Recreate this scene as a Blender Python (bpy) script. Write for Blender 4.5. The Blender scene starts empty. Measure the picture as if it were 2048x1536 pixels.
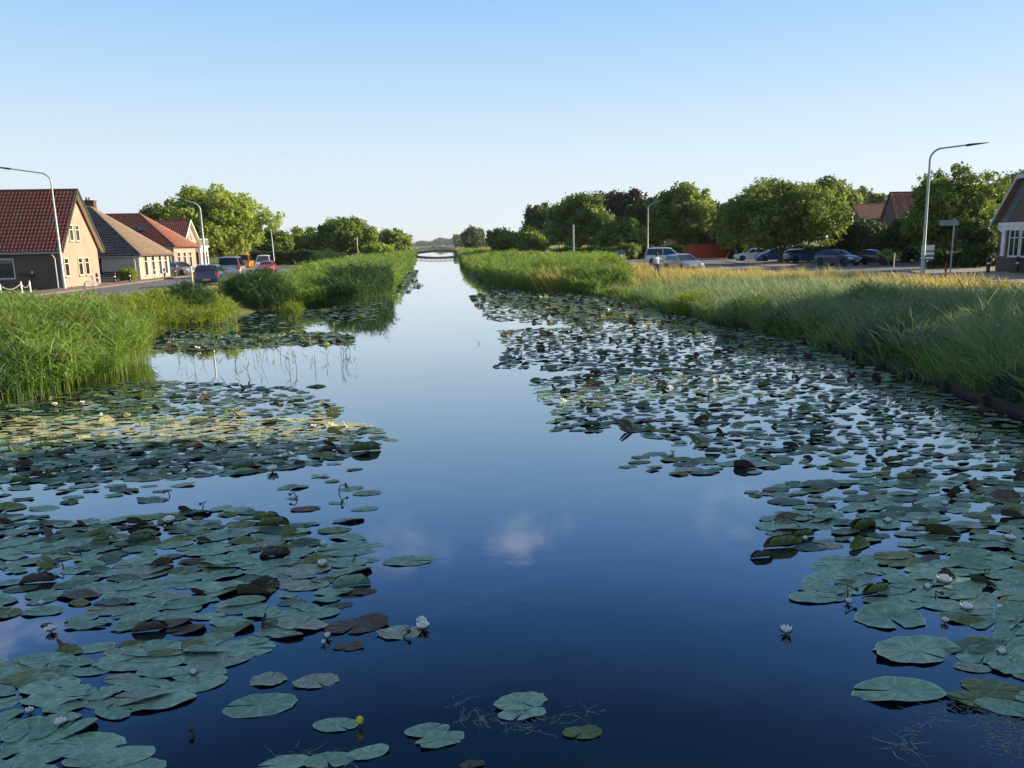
import bpy, bmesh, math, random
import numpy as np
from mathutils import Vector, Matrix, Euler
R = math.radians
sc = bpy.context.scene
C = sc.collection

# ------------------------------------------------------------------ camera
F_PX, IW, IH = 1500.0, 2048.0, 1536.0
VPX, VPY = 870.0, 490.0
ROLL = R(-1.2)
CAM_H = 3.2
GZ = 0.6
_a, _b = (VPX - IW/2)/F_PX, (IH/2 - VPY)/F_PX
_ar = _a*math.cos(ROLL) - _b*math.sin(ROLL)
_br = _a*math.sin(ROLL) + _b*math.cos(ROLL)
PITCH = math.atan(_br)
YAW = math.atan(_ar/math.sqrt(1+_br*_br))
M3 = (Matrix.Rotation(YAW, 3, 'Z') @ Matrix.Rotation(math.pi/2 - PITCH, 3, 'X') @ Matrix.Rotation(ROLL, 3, 'Z'))
cam_d = bpy.data.cameras.new('camera'); cam = bpy.data.objects.new('camera', cam_d); C.objects.link(cam)
cam.matrix_world = Matrix.Translation((0, 0, CAM_H)) @ M3.to_4x4()
cam_d.sensor_width = 36; cam_d.lens = 36*F_PX/IW; cam_d.clip_start = 0.1; cam_d.clip_end = 9000
sc.camera = cam

def ray(px, py):
    return (M3 @ Vector(((px-IW/2)/F_PX, (IH/2-py)/F_PX, -1))).normalized()
def at(px, py, z=GZ):                    # where the line of sight meets a level surface
    d = ray(px, py); t = (z-CAM_H)/d.z
    return Vector((d.x*t, d.y*t, z))
def atY(px, py, Y):                      # where it meets a distance Y down the canal
    d = ray(px, py); t = Y/d.y
    return Vector((d.x*t, Y, CAM_H + d.z*t))

# ------------------------------------------------------------------ sky, sun, exposure
SUN_EL, SUN_AZ = R(20), R(80)          # azimuth clockwise from +Y (down the canal)
SKY_GAIN = 4.9
wd = bpy.data.worlds.new('World'); sc.world = wd; wd.use_nodes = True
nt = wd.node_tree; nt.nodes.clear()
def N(nt, t, **kw):
    n = nt.nodes.new(t)
    for k, v in kw.items(): setattr(n, k, v)
    return n
wo = N(nt, 'ShaderNodeOutputWorld'); bg = N(nt, 'ShaderNodeBackground')
sky = N(nt, 'ShaderNodeTexSky', sky_type='NISHITA', sun_disc=False)
sky.sun_elevation = R(19); sky.sun_rotation = SUN_AZ; sky.altitude = 0
sky.air_density = 1.0; sky.dust_density = 0.6; sky.ozone_density = 2.2
bg.inputs['Strength'].default_value = 0.11
tc = N(nt, 'ShaderNodeTexCoord')
cur = sky.outputs[0]
sep = N(nt, 'ShaderNodeSeparateXYZ'); nrm0 = N(nt, 'ShaderNodeVectorMath', operation='NORMALIZE')
nt.links.new(tc.outputs['Generated'], nrm0.inputs[0]); nt.links.new(nrm0.outputs[0], sep.inputs[0])
cr = N(nt, 'ShaderNodeValToRGB'); cr.color_ramp.interpolation = 'LINEAR'      # pale at the horizon, deep blue above, zenith brightened as added unseen fill light
for i, (p, c) in enumerate(((0, (.84,.90,.95)), (.10, (.72,.86,.97)), (.25, (.41,.67,.97)), (.33, (.27,.55,1.0)), (.40, (.14,.37,.88)), (.47, (.05,.19,.52)), (.56, (.010,.055,.17)), (.67, (.008,.04,.12)), (.80, (.34,.46,.60)), (1.0, (.42,.54,.66)))):
    e = cr.color_ramp.elements[i] if i < 2 else cr.color_ramp.elements.new(p)
    e.position = p; e.color = (*c, 1)
nt.links.new(sep.outputs[2], cr.inputs[0])
scl = N(nt, 'ShaderNodeVectorMath', operation='SCALE'); scl.inputs['Scale'].default_value = SKY_GAIN
nt.links.new(cr.outputs[0], scl.inputs[0])
blend = N(nt, 'ShaderNodeMix', data_type='RGBA'); blend.inputs[0].default_value = .93
nt.links.new(cur, blend.inputs[6]); nt.links.new(scl.outputs[0], blend.inputs[7]); cur = blend.outputs[2]
nz = N(nt, 'ShaderNodeTexNoise'); nz.inputs['Scale'].default_value = 8; nz.inputs['Detail'].default_value = 7; nz.inputs['Distortion'].default_value = .6
cmap = N(nt, 'ShaderNodeMapping'); cmap.inputs['Scale'].default_value = (1.6, 1.6, 3.4); nt.links.new(tc.outputs['Generated'], cmap.inputs[0]); nt.links.new(cmap.outputs[0], nz.inputs['Vector'])
for (px, py, w, s) in ((1060, 1075, .0009, .22), (1105, 1062, .0007, .14), (1015, 1085, .0007, .12), (1450, 1035, .0011, .13), (1470, 990, .0010, .08), (790, 1095, .0014, .12), (850, 1100, .0010, .12), (30, 1290, .0020, .26)):
    d = ray(px, py); d.z = -d.z
    dp = N(nt, 'ShaderNodeVectorMath', operation='DOT_PRODUCT'); dp.inputs[1].default_value = d
    nrm = N(nt, 'ShaderNodeVectorMath', operation='NORMALIZE')
    nt.links.new(tc.outputs['Generated'], nrm.inputs[0]); nt.links.new(nrm.outputs[0], dp.inputs[0])
    mr = N(nt, 'ShaderNodeMapRange'); mr.interpolation_type = 'SMOOTHSTEP'
    mr.inputs[1].default_value = 1-w; mr.inputs[2].default_value = 1.0
    nt.links.new(dp.outputs['Value'], mr.inputs[0])
    n2 = N(nt, 'ShaderNodeMapRange'); n2.inputs[1].default_value = .42; n2.inputs[2].default_value = .68; n2.inputs[4].default_value = s
    nt.links.new(nz.outputs[0], n2.inputs[0])
    mu = N(nt, 'ShaderNodeMath', operation='MULTIPLY'); nt.links.new(mr.outputs[0], mu.inputs[0]); nt.links.new(n2.outputs[0], mu.inputs[1])
    mx = N(nt, 'ShaderNodeMix', data_type='RGBA'); mx.inputs[7].default_value = (9, 8.8, 9.2, 1)
    nt.links.new(mu.outputs[0], mx.inputs[0]); nt.links.new(cur, mx.inputs[6]); cur = mx.outputs[2]
nt.links.new(cur, bg.inputs['Color']); nt.links.new(bg.outputs[0], wo.inputs[0])

sl = bpy.data.lights.new('sun', 'SUN'); so = bpy.data.objects.new('sun', sl); C.objects.link(so)
sl.energy = 5.0; sl.angle = R(0.5); sl.color = (1.0, .85, .62)
S_DIR = Vector((math.sin(SUN_AZ)*math.cos(SUN_EL), math.cos(SUN_AZ)*math.cos(SUN_EL), math.sin(SUN_EL)))
so.rotation_euler = (-S_DIR).to_track_quat('-Z', 'Y').to_euler(); so.location = S_DIR*200
sc.view_settings.view_transform = 'Standard'; sc.view_settings.look = 'None'; sc.view_settings.gamma = 1
sc.view_settings.exposure = 0.9
sc.cycles.max_bounces = 8; sc.cycles.transparent_max_bounces = 8
sc.cycles.use_denoising = True
sc.cycles.sample_clamp_indirect = 6

# ------------------------------------------------------------------ helpers
rng = np.random.default_rng(7)
random.seed(7)
def tag(o, label=None, cat=None, group=None, kind=None):
    if label: o['label'] = label
    if cat: o['category'] = cat
    if group: o['group'] = group
    if kind: o['kind'] = kind
    return o
def empty(name, loc=(0, 0, 0), rz=0):
    o = bpy.data.objects.new(name, None); C.objects.link(o); o.location = loc; o.rotation_euler = (0, 0, rz)
    o.empty_display_size = .3
    return o
def link(name, me, mat=None, parent=None):
    o = bpy.data.objects.new(name, me); C.objects.link(o)
    if mat is not None and not me.materials: me.materials.append(mat)
    if parent: o.parent = parent
    return o
def np_mesh(name, V, Q, smooth=False, rnd=None, t=None, uv=None):
    """quads (or tris) from arrays; rnd and t are per-vertex values kept as attributes"""
    V = np.asarray(V, np.float32).reshape(-1, 3); Q = np.asarray(Q, np.int32)
    k = Q.shape[1]; me = bpy.data.meshes.new(name)
    me.vertices.add(len(V)); me.vertices.foreach_set('co', V.ravel())
    me.loops.add(Q.size); me.loops.foreach_set('vertex_index', Q.ravel())
    me.polygons.add(len(Q)); me.polygons.foreach_set('loop_start', np.arange(0, Q.size, k, dtype=np.int32))
    me.polygons.foreach_set('loop_total', np.full(len(Q), k, np.int32))
    if smooth: me.polygons.foreach_set('use_smooth', np.ones(len(Q), bool))
    me.update(calc_edges=True)
    for nm, a in (('rnd', rnd), ('t', t)):
        if a is not None:
            at_ = me.attributes.new(nm, 'FLOAT', 'POINT'); at_.data.foreach_set('value', np.asarray(a, np.float32).ravel())
    if uv is not None:
        for i, nm in enumerate(('ang', 'rad')):
            at_ = me.attributes.new(nm, 'FLOAT', 'POINT'); at_.data.foreach_set('value', np.asarray(uv[:, i], np.float32))
    return me
class MB:
    """collects boxes, tubes and polygons into ONE mesh"""
    def __init__(s): s.v = []; s.f = []
    def add(s, V, Fs):
        o = len(s.v); s.v += [tuple(v) for v in V]; s.f += [tuple(i+o for i in f) for f in Fs]; return s
    def box(s, x0, x1, y0, y1, z0, z1):
        return s.add([(x0,y0,z0),(x1,y0,z0),(x1,y1,z0),(x0,y1,z0),(x0,y0,z1),(x1,y0,z1),(x1,y1,z1),(x0,y1,z1)],
                     [(0,3,2,1),(4,5,6,7),(0,1,5,4),(1,2,6,5),(2,3,7,6),(3,0,4,7)])
    def prism(s, poly, h, axis='z'):          # poly: list of 3D points, h: extrusion vector
        n = len(poly); h = Vector(h); P = [Vector(p) for p in poly]
        return s.add(P + [p+h for p in P], [tuple(range(n))[::-1], tuple(range(n, 2*n))] + [(i, (i+1)%n, n+(i+1)%n, n+i) for i in range(n)])
    def tube(s, pts, rad, n=8, caps=True):
        pts = [Vector(p) for p in pts]; rad = rad if hasattr(rad, '__len__') else [rad]*len(pts)
        V = []; prev = None
        for i, p in enumerate(pts):
            d = (pts[min(i+1, len(pts)-1)] - pts[max(i-1, 0)]).normalized()
            if prev is None: u = d.orthogonal().normalized()
            else: u = (prev - d*prev.dot(d)).normalized()
            prev = u; w = d.cross(u)
            for k in range(n):
                a = 2*math.pi*k/n; V.append(p + (u*math.cos(a)+w*math.sin(a))*rad[i])
        Fs = [(i*n+k, i*n+(k+1)%n, (i+1)*n+(k+1)%n, (i+1)*n+k) for i in range(len(pts)-1) for k in range(n)]
        if caps: Fs += [tuple(range(n))[::-1], tuple((len(pts)-1)*n+k for k in range(n))]
        return s.add(V, Fs)
    def lathe(s, prof, c=(0,0,0), n=16):      # prof: (r, z)
        V = []; c = Vector(c)
        for r, z in prof:
            for k in range(n):
                a = 2*math.pi*k/n; V.append(c+Vector((r*math.cos(a), r*math.sin(a), z)))
        m = len(prof)
        Fs = [(i*n+k, i*n+(k+1)%n, (i+1)*n+(k+1)%n, (i+1)*n+k) for i in range(m-1) for k in range(n)]
        Fs += [tuple(range(n))[::-1], tuple((m-1)*n+k for k in range(n))]
        return s.add(V, Fs)
    def build(s, name, mat, parent=None, bevel=0, smooth=None, seg=2):
        me = bpy.data.meshes.new(name); me.from_pydata(s.v, [], s.f); me.update()
        if bevel or smooth:
            bm = bmesh.new(); bm.from_mesh(me)
            bmesh.ops.remove_doubles(bm, verts=bm.verts, dist=1e-4)
            bmesh.ops.recalc_face_normals(bm, faces=bm.faces)
            if bevel:
                ed = [e for e in bm.edges if len(e.link_faces) == 2 and e.calc_face_angle(0) > .5]
                bmesh.ops.bevel(bm, geom=ed, offset=bevel, segments=seg, affect='EDGES', clamp_overlap=True)
            bm.to_mesh(me); bm.free()
            if smooth:
                me.polygons.foreach_set('use_smooth', [True]*len(me.polygons)); me.set_sharp_from_angle(angle=R(smooth))
        return link(name, me, mat, parent)

# ------------------------------------------------------------------ materials
def newmat(name):
    m = bpy.data.materials.new(name); m.use_nodes = True; nt = m.node_tree; nt.nodes.clear()
    out = N(nt, 'ShaderNodeOutputMaterial'); b = N(nt, 'ShaderNodeBsdfPrincipled'); nt.links.new(b.outputs[0], out.inputs[0])
    return m, nt, b, out
def rgba(c): return (c[0], c[1], c[2], 1)
def mixc(nt, fac, a, b, bt='MIX'):
    mx = N(nt, 'ShaderNodeMix', data_type='RGBA', blend_type=bt)
    for sock, v in ((0, fac), (6, a), (7, b)):
        if isinstance(v, (int, float)): mx.inputs[sock].default_value = v
        elif isinstance(v, tuple): mx.inputs[sock].default_value = rgba(v)
        else: nt.links.new(v, mx.inputs[sock])
    return mx.outputs[2]
def noise(nt, scale, detail=3, vec=None, rough=.5):
    n = N(nt, 'ShaderNodeTexNoise'); n.inputs['Scale'].default_value = scale; n.inputs['Detail'].default_value = detail; n.inputs['Roughness'].default_value = rough
    if vec is None:
        t = N(nt, 'ShaderNodeTexCoord'); vec = t.outputs['Object']
    nt.links.new(vec, n.inputs['Vector']); return n.outputs[0]
def rampv(nt, v, a, b, c=0., d=1.):
    m = N(nt, 'ShaderNodeMapRange'); m.inputs[1].default_value = a; m.inputs[2].default_value = b; m.inputs[3].default_value = c; m.inputs[4].default_value = d
    nt.links.new(v, m.inputs[0]); return m.outputs[0]
def attr(nt, nm):
    a = N(nt, 'ShaderNodeAttribute', attribute_name=nm); return a.outputs['Fac']
def bump(nt, b, h, dist=.01, strength=1.):
    bp = N(nt, 'ShaderNodeBump'); bp.inputs['Distance'].default_value = dist; bp.inputs['Strength'].default_value = strength
    nt.links.new(h, bp.inputs['Height']); nt.links.new(bp.outputs[0], b.inputs['Normal'])
def plain(name, col, rough=.6, metal=0, var=.25, scale=3., bumpd=0, bscale=40, coat=0, spec=.5):
    m, nt, b, out = newmat(name)
    n = noise(nt, scale, 5)
    c = mixc(nt, rampv(nt, n, .3, .7), tuple(x*(1-var) for x in col), tuple(min(1, x*(1+var)) for x in col))
    nt.links.new(c, b.inputs['Base Color']); b.inputs['Roughness'].default_value = rough; b.inputs['Metallic'].default_value = metal
    b.inputs['Coat Weight'].default_value = coat; b.inputs['Coat Roughness'].default_value = .05; b.inputs['Specular IOR Level'].default_value = spec
    if bumpd: bump(nt, b, noise(nt, bscale, 4), bumpd)
    return m
def foliage(name, lo, hi, tip=None, trans=.35, rough=.55, nscale=.6, tipfrom=.6, yellow=None, dead=0):
    """leaves: colour varies leaf by leaf (rnd) and from clump to clump; some light comes through"""
    m, nt, b, out = newmat(name)
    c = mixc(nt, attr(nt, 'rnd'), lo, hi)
    cl = rampv(nt, noise(nt, nscale, 3), .3, .7, .72, 1.3)
    g = N(nt, 'ShaderNodeVectorMath', operation='SCALE'); nt.links.new(c, g.inputs[0]); nt.links.new(cl, g.inputs['Scale']); c = g.outputs[0]
    if dead: c = mixc(nt, rampv(nt, attr(nt, 'rnd'), 1-dead, 1-dead+.01), c, (.42, .33, .17))
    if yellow: c = mixc(nt, rampv(nt, noise(nt, nscale*.5, 2), .55, .72, 0, .8), c, yellow)
    if tip: c = mixc(nt, rampv(nt, attr(nt, 't'), tipfrom, 1.0), c, tip)
    nt.links.new(c, b.inputs['Base Color']); b.inputs['Roughness'].default_value = rough; b.inputs['Specular IOR Level'].default_value = .25
    tr = N(nt, 'ShaderNodeBsdfTranslucent')
    h = N(nt, 'ShaderNodeHueSaturation'); h.inputs['Saturation'].default_value = 1.1; h.inputs['Value'].default_value = 1.4; h.inputs['Hue'].default_value = .49
    nt.links.new(c, h.inputs['Color']); nt.links.new(h.outputs[0], tr.inputs[0])
    ms = N(nt, 'ShaderNodeMixShader'); ms.inputs[0].default_value = trans
    nt.links.new(b.outputs[0], ms.inputs[1]); nt.links.new(tr.outputs[0], ms.inputs[2]); nt.links.new(ms.outputs[0], out.inputs[0])
    return m
def brick(name, c1, c2, mortar, rot=True):
    m, nt, b, out = newmat(name)
    tc = N(nt, 'ShaderNodeTexCoord'); sx = N(nt, 'ShaderNodeSeparateXYZ'); nt.links.new(tc.outputs['Object'], sx.inputs[0])
    ad = N(nt, 'ShaderNodeMath', operation='ADD'); nt.links.new(sx.outputs[0], ad.inputs[0]); nt.links.new(sx.outputs[1], ad.inputs[1])
    cb = N(nt, 'ShaderNodeCombineXYZ'); nt.links.new(ad.outputs[0], cb.inputs[0]); nt.links.new(sx.outputs[2], cb.inputs[1])
    br = N(nt, 'ShaderNodeTexBrick'); nt.links.new(cb.outputs[0], br.inputs['Vector'])
    br.inputs['Scale'].default_value = 1; br.inputs['Brick Width'].default_value = .22; br.inputs['Row Height'].default_value = .065; br.inputs['Mortar Size'].default_value = .008
    br.inputs['Color1'].default_value = rgba(c1); br.inputs['Color2'].default_value = rgba(c2); br.inputs['Mortar'].default_value = rgba(mortar)
    c = mixc(nt, rampv(nt, noise(nt, .8, 5), .35, .7, 0, .45), br.outputs[0], tuple(x*.55 for x in c1))
    nt.links.new(c, b.inputs['Base Color']); b.inputs['Roughness'].default_value = .85
    bump(nt, b, br.outputs['Fac'], -.004)
    return m
def tiles(name, c1, c2, moss):
    m, nt, b, out = newmat(name)
    n1 = noise(nt, 5, 4); n2 = noise(nt, .7, 4)
    wn = N(nt, 'ShaderNodeTexWhiteNoise'); wn.noise_dimensions = '3D'
    tc = N(nt, 'ShaderNodeTexCoord'); sn = N(nt, 'ShaderNodeVectorMath', operation='SNAP'); sn.inputs[1].default_value = (.25, .3, .3)
    nt.links.new(tc.outputs['Object'], sn.inputs[0]); nt.links.new(sn.outputs[0], wn.inputs[0])
    c = mixc(nt, rampv(nt, n1, .3, .7), c1, c2)
    c = mixc(nt, rampv(nt, wn.outputs[0], 0, 1, 0, .35), c, tuple(x*.5 for x in c1))
    c = mixc(nt, rampv(nt, n2, .55, .75, 0, .6), c, moss)
    nt.links.new(c, b.inputs['Base Color']); b.inputs['Roughness'].default_value = .6
    return m
def paintmat(name, col, metal=0.):
    m, nt, b, out = newmat(name)
    c = mixc(nt, rampv(nt, noise(nt, 2.5, 4), .4, .8, 0, .18), col, tuple(x*.6+.03 for x in col))
    nt.links.new(c, b.inputs['Base Color']); b.inputs['Metallic'].default_value = metal; b.inputs['Roughness'].default_value = .32
    b.inputs['Coat Weight'].default_value = .8; b.inputs['Coat Roughness'].default_value = .06
    return m
Mt = {}
def M(name, *a, fn=plain, **k):
    if name not in Mt: Mt[name] = fn(name, *a, **k)
    return Mt[name]
M('metal_post', (.42,.43,.44), .45, .3, .12); M('lamp_head', (.03,.035,.04), .5)
M('white_paint', (.72,.72,.70), .5, 0, .08); M('cream_paint', (.70,.62,.45), .6, 0, .08)
M('green_paint', (.03,.06,.045), .4); M('black_paint', (.015,.015,.017), .4, 0, .3)
M('rubber', (.02,.02,.02), .8); M('rim_metal', (.45,.45,.47), .35, .8, .1)
M('car_glass', (.015,.02,.028), .06, 0, .1, spec=.8); M('lamp_clear', (.6,.62,.65), .1, .2, .1, coat=1)
M('lamp_red', (.35,.01,.01), .15, coat=1); M('plate_yellow', (.75,.52,.03), .5, 0, .05); M('black_plastic', (.02,.02,.022), .6)
M('wood_grey', (.16,.13,.10), .85, 0, .4, 6, .01, 30); M('bark', (.10,.075,.05), .9, 0, .4, 5, .03, 12)
M('stone', (.28,.27,.25), .85, 0, .25, 4, .01, 25); M('red_steel', (.42,.045,.02), .5, 0, .25, 2)
M('skin', (.45,.27,.19), .55, 0, .05); M('hair', (.02,.014,.01), .6); M('cloth_white', (.7,.7,.72), .8, 0, .06); M('cloth_dark', (.03,.035,.06), .85, 0, .2)
M('concrete', (.36,.34,.31), .85, 0, .15, 2, .004, 60); M('orange', (.65,.25,.04), .5)
M('glass_dark', (.02,.025,.03), .05, 0, .2, spec=.8); M('curtain', (.45,.42,.36), .9, 0, .1)
M('lead', (.12,.13,.14), .6)

# ------------------------------------------------------------------ canal outline and ground
_yl  = [-80, 8, 12, 17, 22, 27, 31, 35, 39, 44, 50, 56, 72, 100, 170, 270, 330, 3500]
XLp  = [-11,-10.5,-10.5,-9.6,-9.3,-10.4,-11.8,-11,-10,-7.4,-6,-5.4,-5.2,-5.2,-5.6,-6.6,-7,-7]
_yr  = [-80, 8, 12, 17, 21, 26, 30, 36, 44, 50, 56, 64, 88, 127, 200, 250, 330, 3500]
XRp  = [10.3,10.3,10.3,11.1,11.4,11.3,10.9,10.4,10.2,9,7.2,5.6,4.6,5.0,6.4,7.2,7.8,7.8]
XL = lambda y: float(np.interp(y, _yl, XLp)); XR = lambda y: float(np.interp(y, _yr, XRp))
def gz(x, y):                            # height of the ground
    if x < 0:
        return float(np.interp(x-XL(y), [-2.6, -.9, 0, .6, 2.2], [GZ, .42, .03, -.6, -1.3]))
    return float(np.interp(x-XR(y), [-2.2, -.5, 0, .25, 3, 8], [-1.3, -.6, .0, .16, .42, GZ]))
def ground():
    ys = list(range(-80, 0, 10)) + list(np.arange(0, 60, 1.5)) + list(range(60, 340, 6)) + [400, 500, 700, 1000, 1600, 2500, 4500]
    offL = [-4000, -1200, -400, -120, -50, -25, -12, -7, -4, -2.6, -1.7, -.9, -.4, 0, .3, .6, 1.4, 2.2]
    offR = [-2.2, -1.4, -.5, -.2, 0, .12, .25, 1, 2, 3, 5, 8, 14, 25, 50, 120, 400, 1200, 4000]
    V = []; Q = []; n = len(offL)+len(offR); r = np.random.default_rng(3)
    for y in ys:
        for o in offL:
            x = XL(y)+o; z = gz(min(x, -.01), y); V.append((x, y, z+(r.normal()*.02 if -9 < o < -.3 else 0)))
        for o in offR:
            x = XR(y)+o; z = gz(max(x, .01), y); V.append((x, y, z+(r.normal()*.02 if .3 < o < 7 else 0)))
    for j in range(len(ys)-1):
        for i in range(n-1): Q.append((j*n+i, j*n+i+1, (j+1)*n+i+1, (j+1)*n+i))
    m, nt, b, out = newmat('turf')
    n1 = noise(nt, .35, 6); n2 = noise(nt, 14, 5)
    c = mixc(nt, rampv(nt, n1, .35, .7), (.055,.085,.022), (.14,.15,.045))
    c = mixc(nt, rampv(nt, n2, .3, .75, 0, .6), c, (.05,.055,.02))
    nt.links.new(c, b.inputs['Base Color']); b.inputs['Roughness'].default_value = .95; bump(nt, b, n2, .05)
    tag(link('ground', np_mesh('ground', V, Q, True), m), kind='structure')
ground()
def water():
    m, nt, b, out = newmat('canal_water')
    tcn = N(nt, 'ShaderNodeTexCoord'); mp = N(nt, 'ShaderNodeMapping'); mp.inputs['Scale'].default_value = (1, 1.0, 1)
    nt.links.new(tcn.outputs['Object'], mp.inputs[0])
    n1 = noise(nt, 1.3, 3, mp.outputs[0]); n2 = noise(nt, 9, 3, mp.outputs[0])
    ad = N(nt, 'ShaderNodeMath', operation='MULTIPLY_ADD'); nt.links.new(n2, ad.inputs[0]); ad.inputs[1].default_value = .10; nt.links.new(n1, ad.inputs[2])
    patch = rampv(nt, noise(nt, .25, 3), .45, .7, .25, 1.)
    mu = N(nt, 'ShaderNodeMath', operation='MULTIPLY'); nt.links.new(ad.outputs[0], mu.inputs[0]); nt.links.new(patch, mu.inputs[1])
    b.inputs['Base Color'].default_value = (.001, .005, .014, 1); b.inputs['Roughness'].default_value = .015; b.inputs['IOR'].default_value = 2.0
    b.inputs['Specular IOR Level'].default_value = .5; b.inputs['Coat Weight'].default_value = 1; b.inputs['Coat IOR'].default_value = 1.7; b.inputs['Coat Roughness'].default_value = .015
    bump(nt, b, mu.outputs[0], .009)
    V = [(-13, -80, 0), (14, -80, 0), (14, 330, 0), (-13, 330, 0), (14, 3400, 0), (-13, 3400, 0)]
    o = link('water', np_mesh('water', V, [(0, 1, 2, 3), (3, 2, 4, 5)]), m); tag(o, kind='structure')
water()

def sheet(name, poly, z, mat, kind='structure', thick=0):
    mb = MB()
    if thick: mb.prism([(p[0], p[1], z) for p in poly], (0, 0, thick))
    else: mb.add([(p[0], p[1], z) for p in poly], [tuple(range(len(poly)))])
    o = mb.build(name, mat)
    if kind: tag(o, kind=kind)
    return o
def asphalt(name, col):
    m, nt, b, out = newmat(name)
    c = mixc(nt, rampv(nt, noise(nt, .5, 5), .35, .7), tuple(x*.8 for x in col), tuple(x*1.25 for x in col))
    c = mixc(nt, rampv(nt, noise(nt, 60, 2), .4, .7, 0, .4), c, tuple(x*1.6 for x in col))
    nt.links.new(c, b.inputs['Base Color']); b.inputs['Roughness'].default_value = .8
    return m
M('asphalt', (.12,.12,.13), fn=asphalt); M('paving', (.22,.19,.165), fn=asphalt); M('brick_paving', (.19,.13,.11), fn=asphalt)
def strip(x0, x1, y0, y1): return [(x0, y0), (x1, y0), (x1, y1), (x0, y1)]
# left road along the houses
sheet('road', strip(-24.6, -15.2, -60, 420), GZ+.006, M('asphalt'))
sheet('pavement', strip(-27.0, -24.6, -60, 300), GZ-.3, M('brick_paving'), thick=.40)
for y0, y1 in ((-60, 150), (150, 420)):
    sheet('kerb', strip(-15.2, -15.05, y0, y1), GZ-.2, M('concrete'), thick=.28)
# right road and car park
near = [(-60, 24.5), (20, 25.5), (33, 27.5), (41, 28.3), (47, 26.4), (52, 23.3), (60, 20.6), (75, 18.5), (100, 17.5), (160, 18), (400, 20)]
pl = [(x, y) for y, x in near]
sheet('road', pl + [(26, 400), (24, 160), (24, 110), (60, 108), (62, 66), (120, 66), (120, 54), (38, 52), (34, 45), (33.5, -60)], GZ+.006, M('asphalt'))
mbk = MB()
def kerb_line(pts, w=.15, h=.13):
    mb = MB()
    for a, b in zip(pts[:-1], pts[1:]):
        a = Vector((*a, 0)); b = Vector((*b, 0)); d = (b-a).normalized(); nn = Vector((d.y, -d.x, 0))*w
        q = [a, b, b+nn, a+nn]; mb.prism([(p.x, p.y, GZ-.1) for p in q], (0, 0, h+.1))
    return mb
tag(kerb_line(pl[:9]).build('kerb', M('concrete')), kind='structure')
sheet('pavement', [(28.5, 20), (34, 20), (36.5, 45), (40, 50.5), (90, 52.5), (90, 56), (40, 55), (33.6, 51), (30.6, 44), (29.2, 33)], GZ-.2, M('paving'), thick=.31)
sheet('pavement', [(30, 66), (33.2, 66.5), (36, 77.5), (36, 85), (33, 84)], GZ-.2, M('paving'), thick=.29)
def lines(pts, w, z=GZ+.011):
    a, b = [Vector((*p, z)) for p in pts]; d = (b-a).normalized(); nn = Vector((d.y, -d.x, 0))*w
    return [a, b, b+nn, a+nn]
for p in (((22.0, 58), (31.5, 47.6)), ((23, 70), (60, 60.5)), ((24, 76), (34, 72.5))):
    tag(MB().add(lines(p, .14), [(0, 1, 2, 3)]).build('road_marking', M('white_paint')), kind='structure')

# ------------------------------------------------------------------ plants
def up_perp(d):
    h = np.stack([-d[:, 1], d[:, 0], np.zeros(len(d))], 1); n = np.linalg.norm(h, axis=1, keepdims=True); n[n < 1e-6] = 1
    return h/n
def blades(base, az, L, W, e0, e1, r, seg=3, fracs=None):
    """ribbons: start at base, heading az, elevation going from e0 to e1 along the length L, width W tapering"""
    n = len(base); P = [base]; cur = base.copy()
    for k in range(seg):
        f = (k+.5)/seg; e = e0 + (e1-e0)*f
        d = np.stack([np.cos(az)*np.cos(e), np.sin(az)*np.cos(e), np.sin(e)], 1)
        cur = cur + d*(L/seg)[:, None]; P.append(cur)
    side = np.stack([-np.sin(az), np.cos(az), np.zeros(n)], 1)
    tw = r.uniform(-1.2, 1.2, n)                     # twist, so that ribbons are never all edge-on
    fw = np.stack([np.cos(az)*np.cos(e0+1.57), np.sin(az)*np.cos(e0+1.57), np.sin(e0+1.57)], 1)
    side = side*np.cos(tw)[:, None] + fw*np.sin(tw)[:, None]
    V = np.zeros((n, seg+1, 2, 3)); T = np.zeros((n, seg+1, 2))
    for k in range(seg+1):
        f = k/seg; w = W*(.55+.9*f if f < .45 else (1-f)*1.72+.03)
        V[:, k, 0] = P[k]-side*w[:, None]/2; V[:, k, 1] = P[k]+side*w[:, None]/2; T[:, k, :] = f
    idx = np.arange(n)[:, None]*(seg+1)*2 + np.arange(seg)[None, :]*2
    Q = np.stack([idx, idx+1, idx+3, idx+2], -1).reshape(-1, 4)
    rn = np.repeat(r.uniform(0, 1, n), (seg+1)*2)
    return V.reshape(-1, 3), Q, rn, T.ravel()
class Acc:
    def __init__(s): s.V = []; s.Q = []; s.r = []; s.t = []; s.n = 0
    def add(s, V, Q, r, t):
        s.V.append(V); s.Q.append(Q+s.n); s.r.append(r); s.t.append(t); s.n += len(V)
    def mesh(s, name): return np_mesh(name, np.concatenate(s.V), np.concatenate(s.Q), rnd=np.concatenate(s.r), t=np.concatenate(s.t))
def in_poly(P, poly):
    x, y = P[:, 0], P[:, 1]; ins = np.zeros(len(P), bool); n = len(poly)
    for i in range(n):
        x1, y1 = poly[i]; x2, y2 = poly[(i+1) % n]
        c = ((y1 > y) != (y2 > y)) & (x < (x2-x1)*(y-y1)/((y2-y1) or 1e-9)+x1); ins ^= c
    return ins
def scatter(poly, n, r):
    poly = [tuple(p[:2]) for p in poly]; a = np.array(poly); lo, hi = a.min(0), a.max(0); out = []
    while sum(map(len, out)) < n:
        P = r.uniform(lo, hi, (n*3, 2)); out.append(P[in_poly(P, poly)])
    return np.concatenate(out)[:n]
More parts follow.
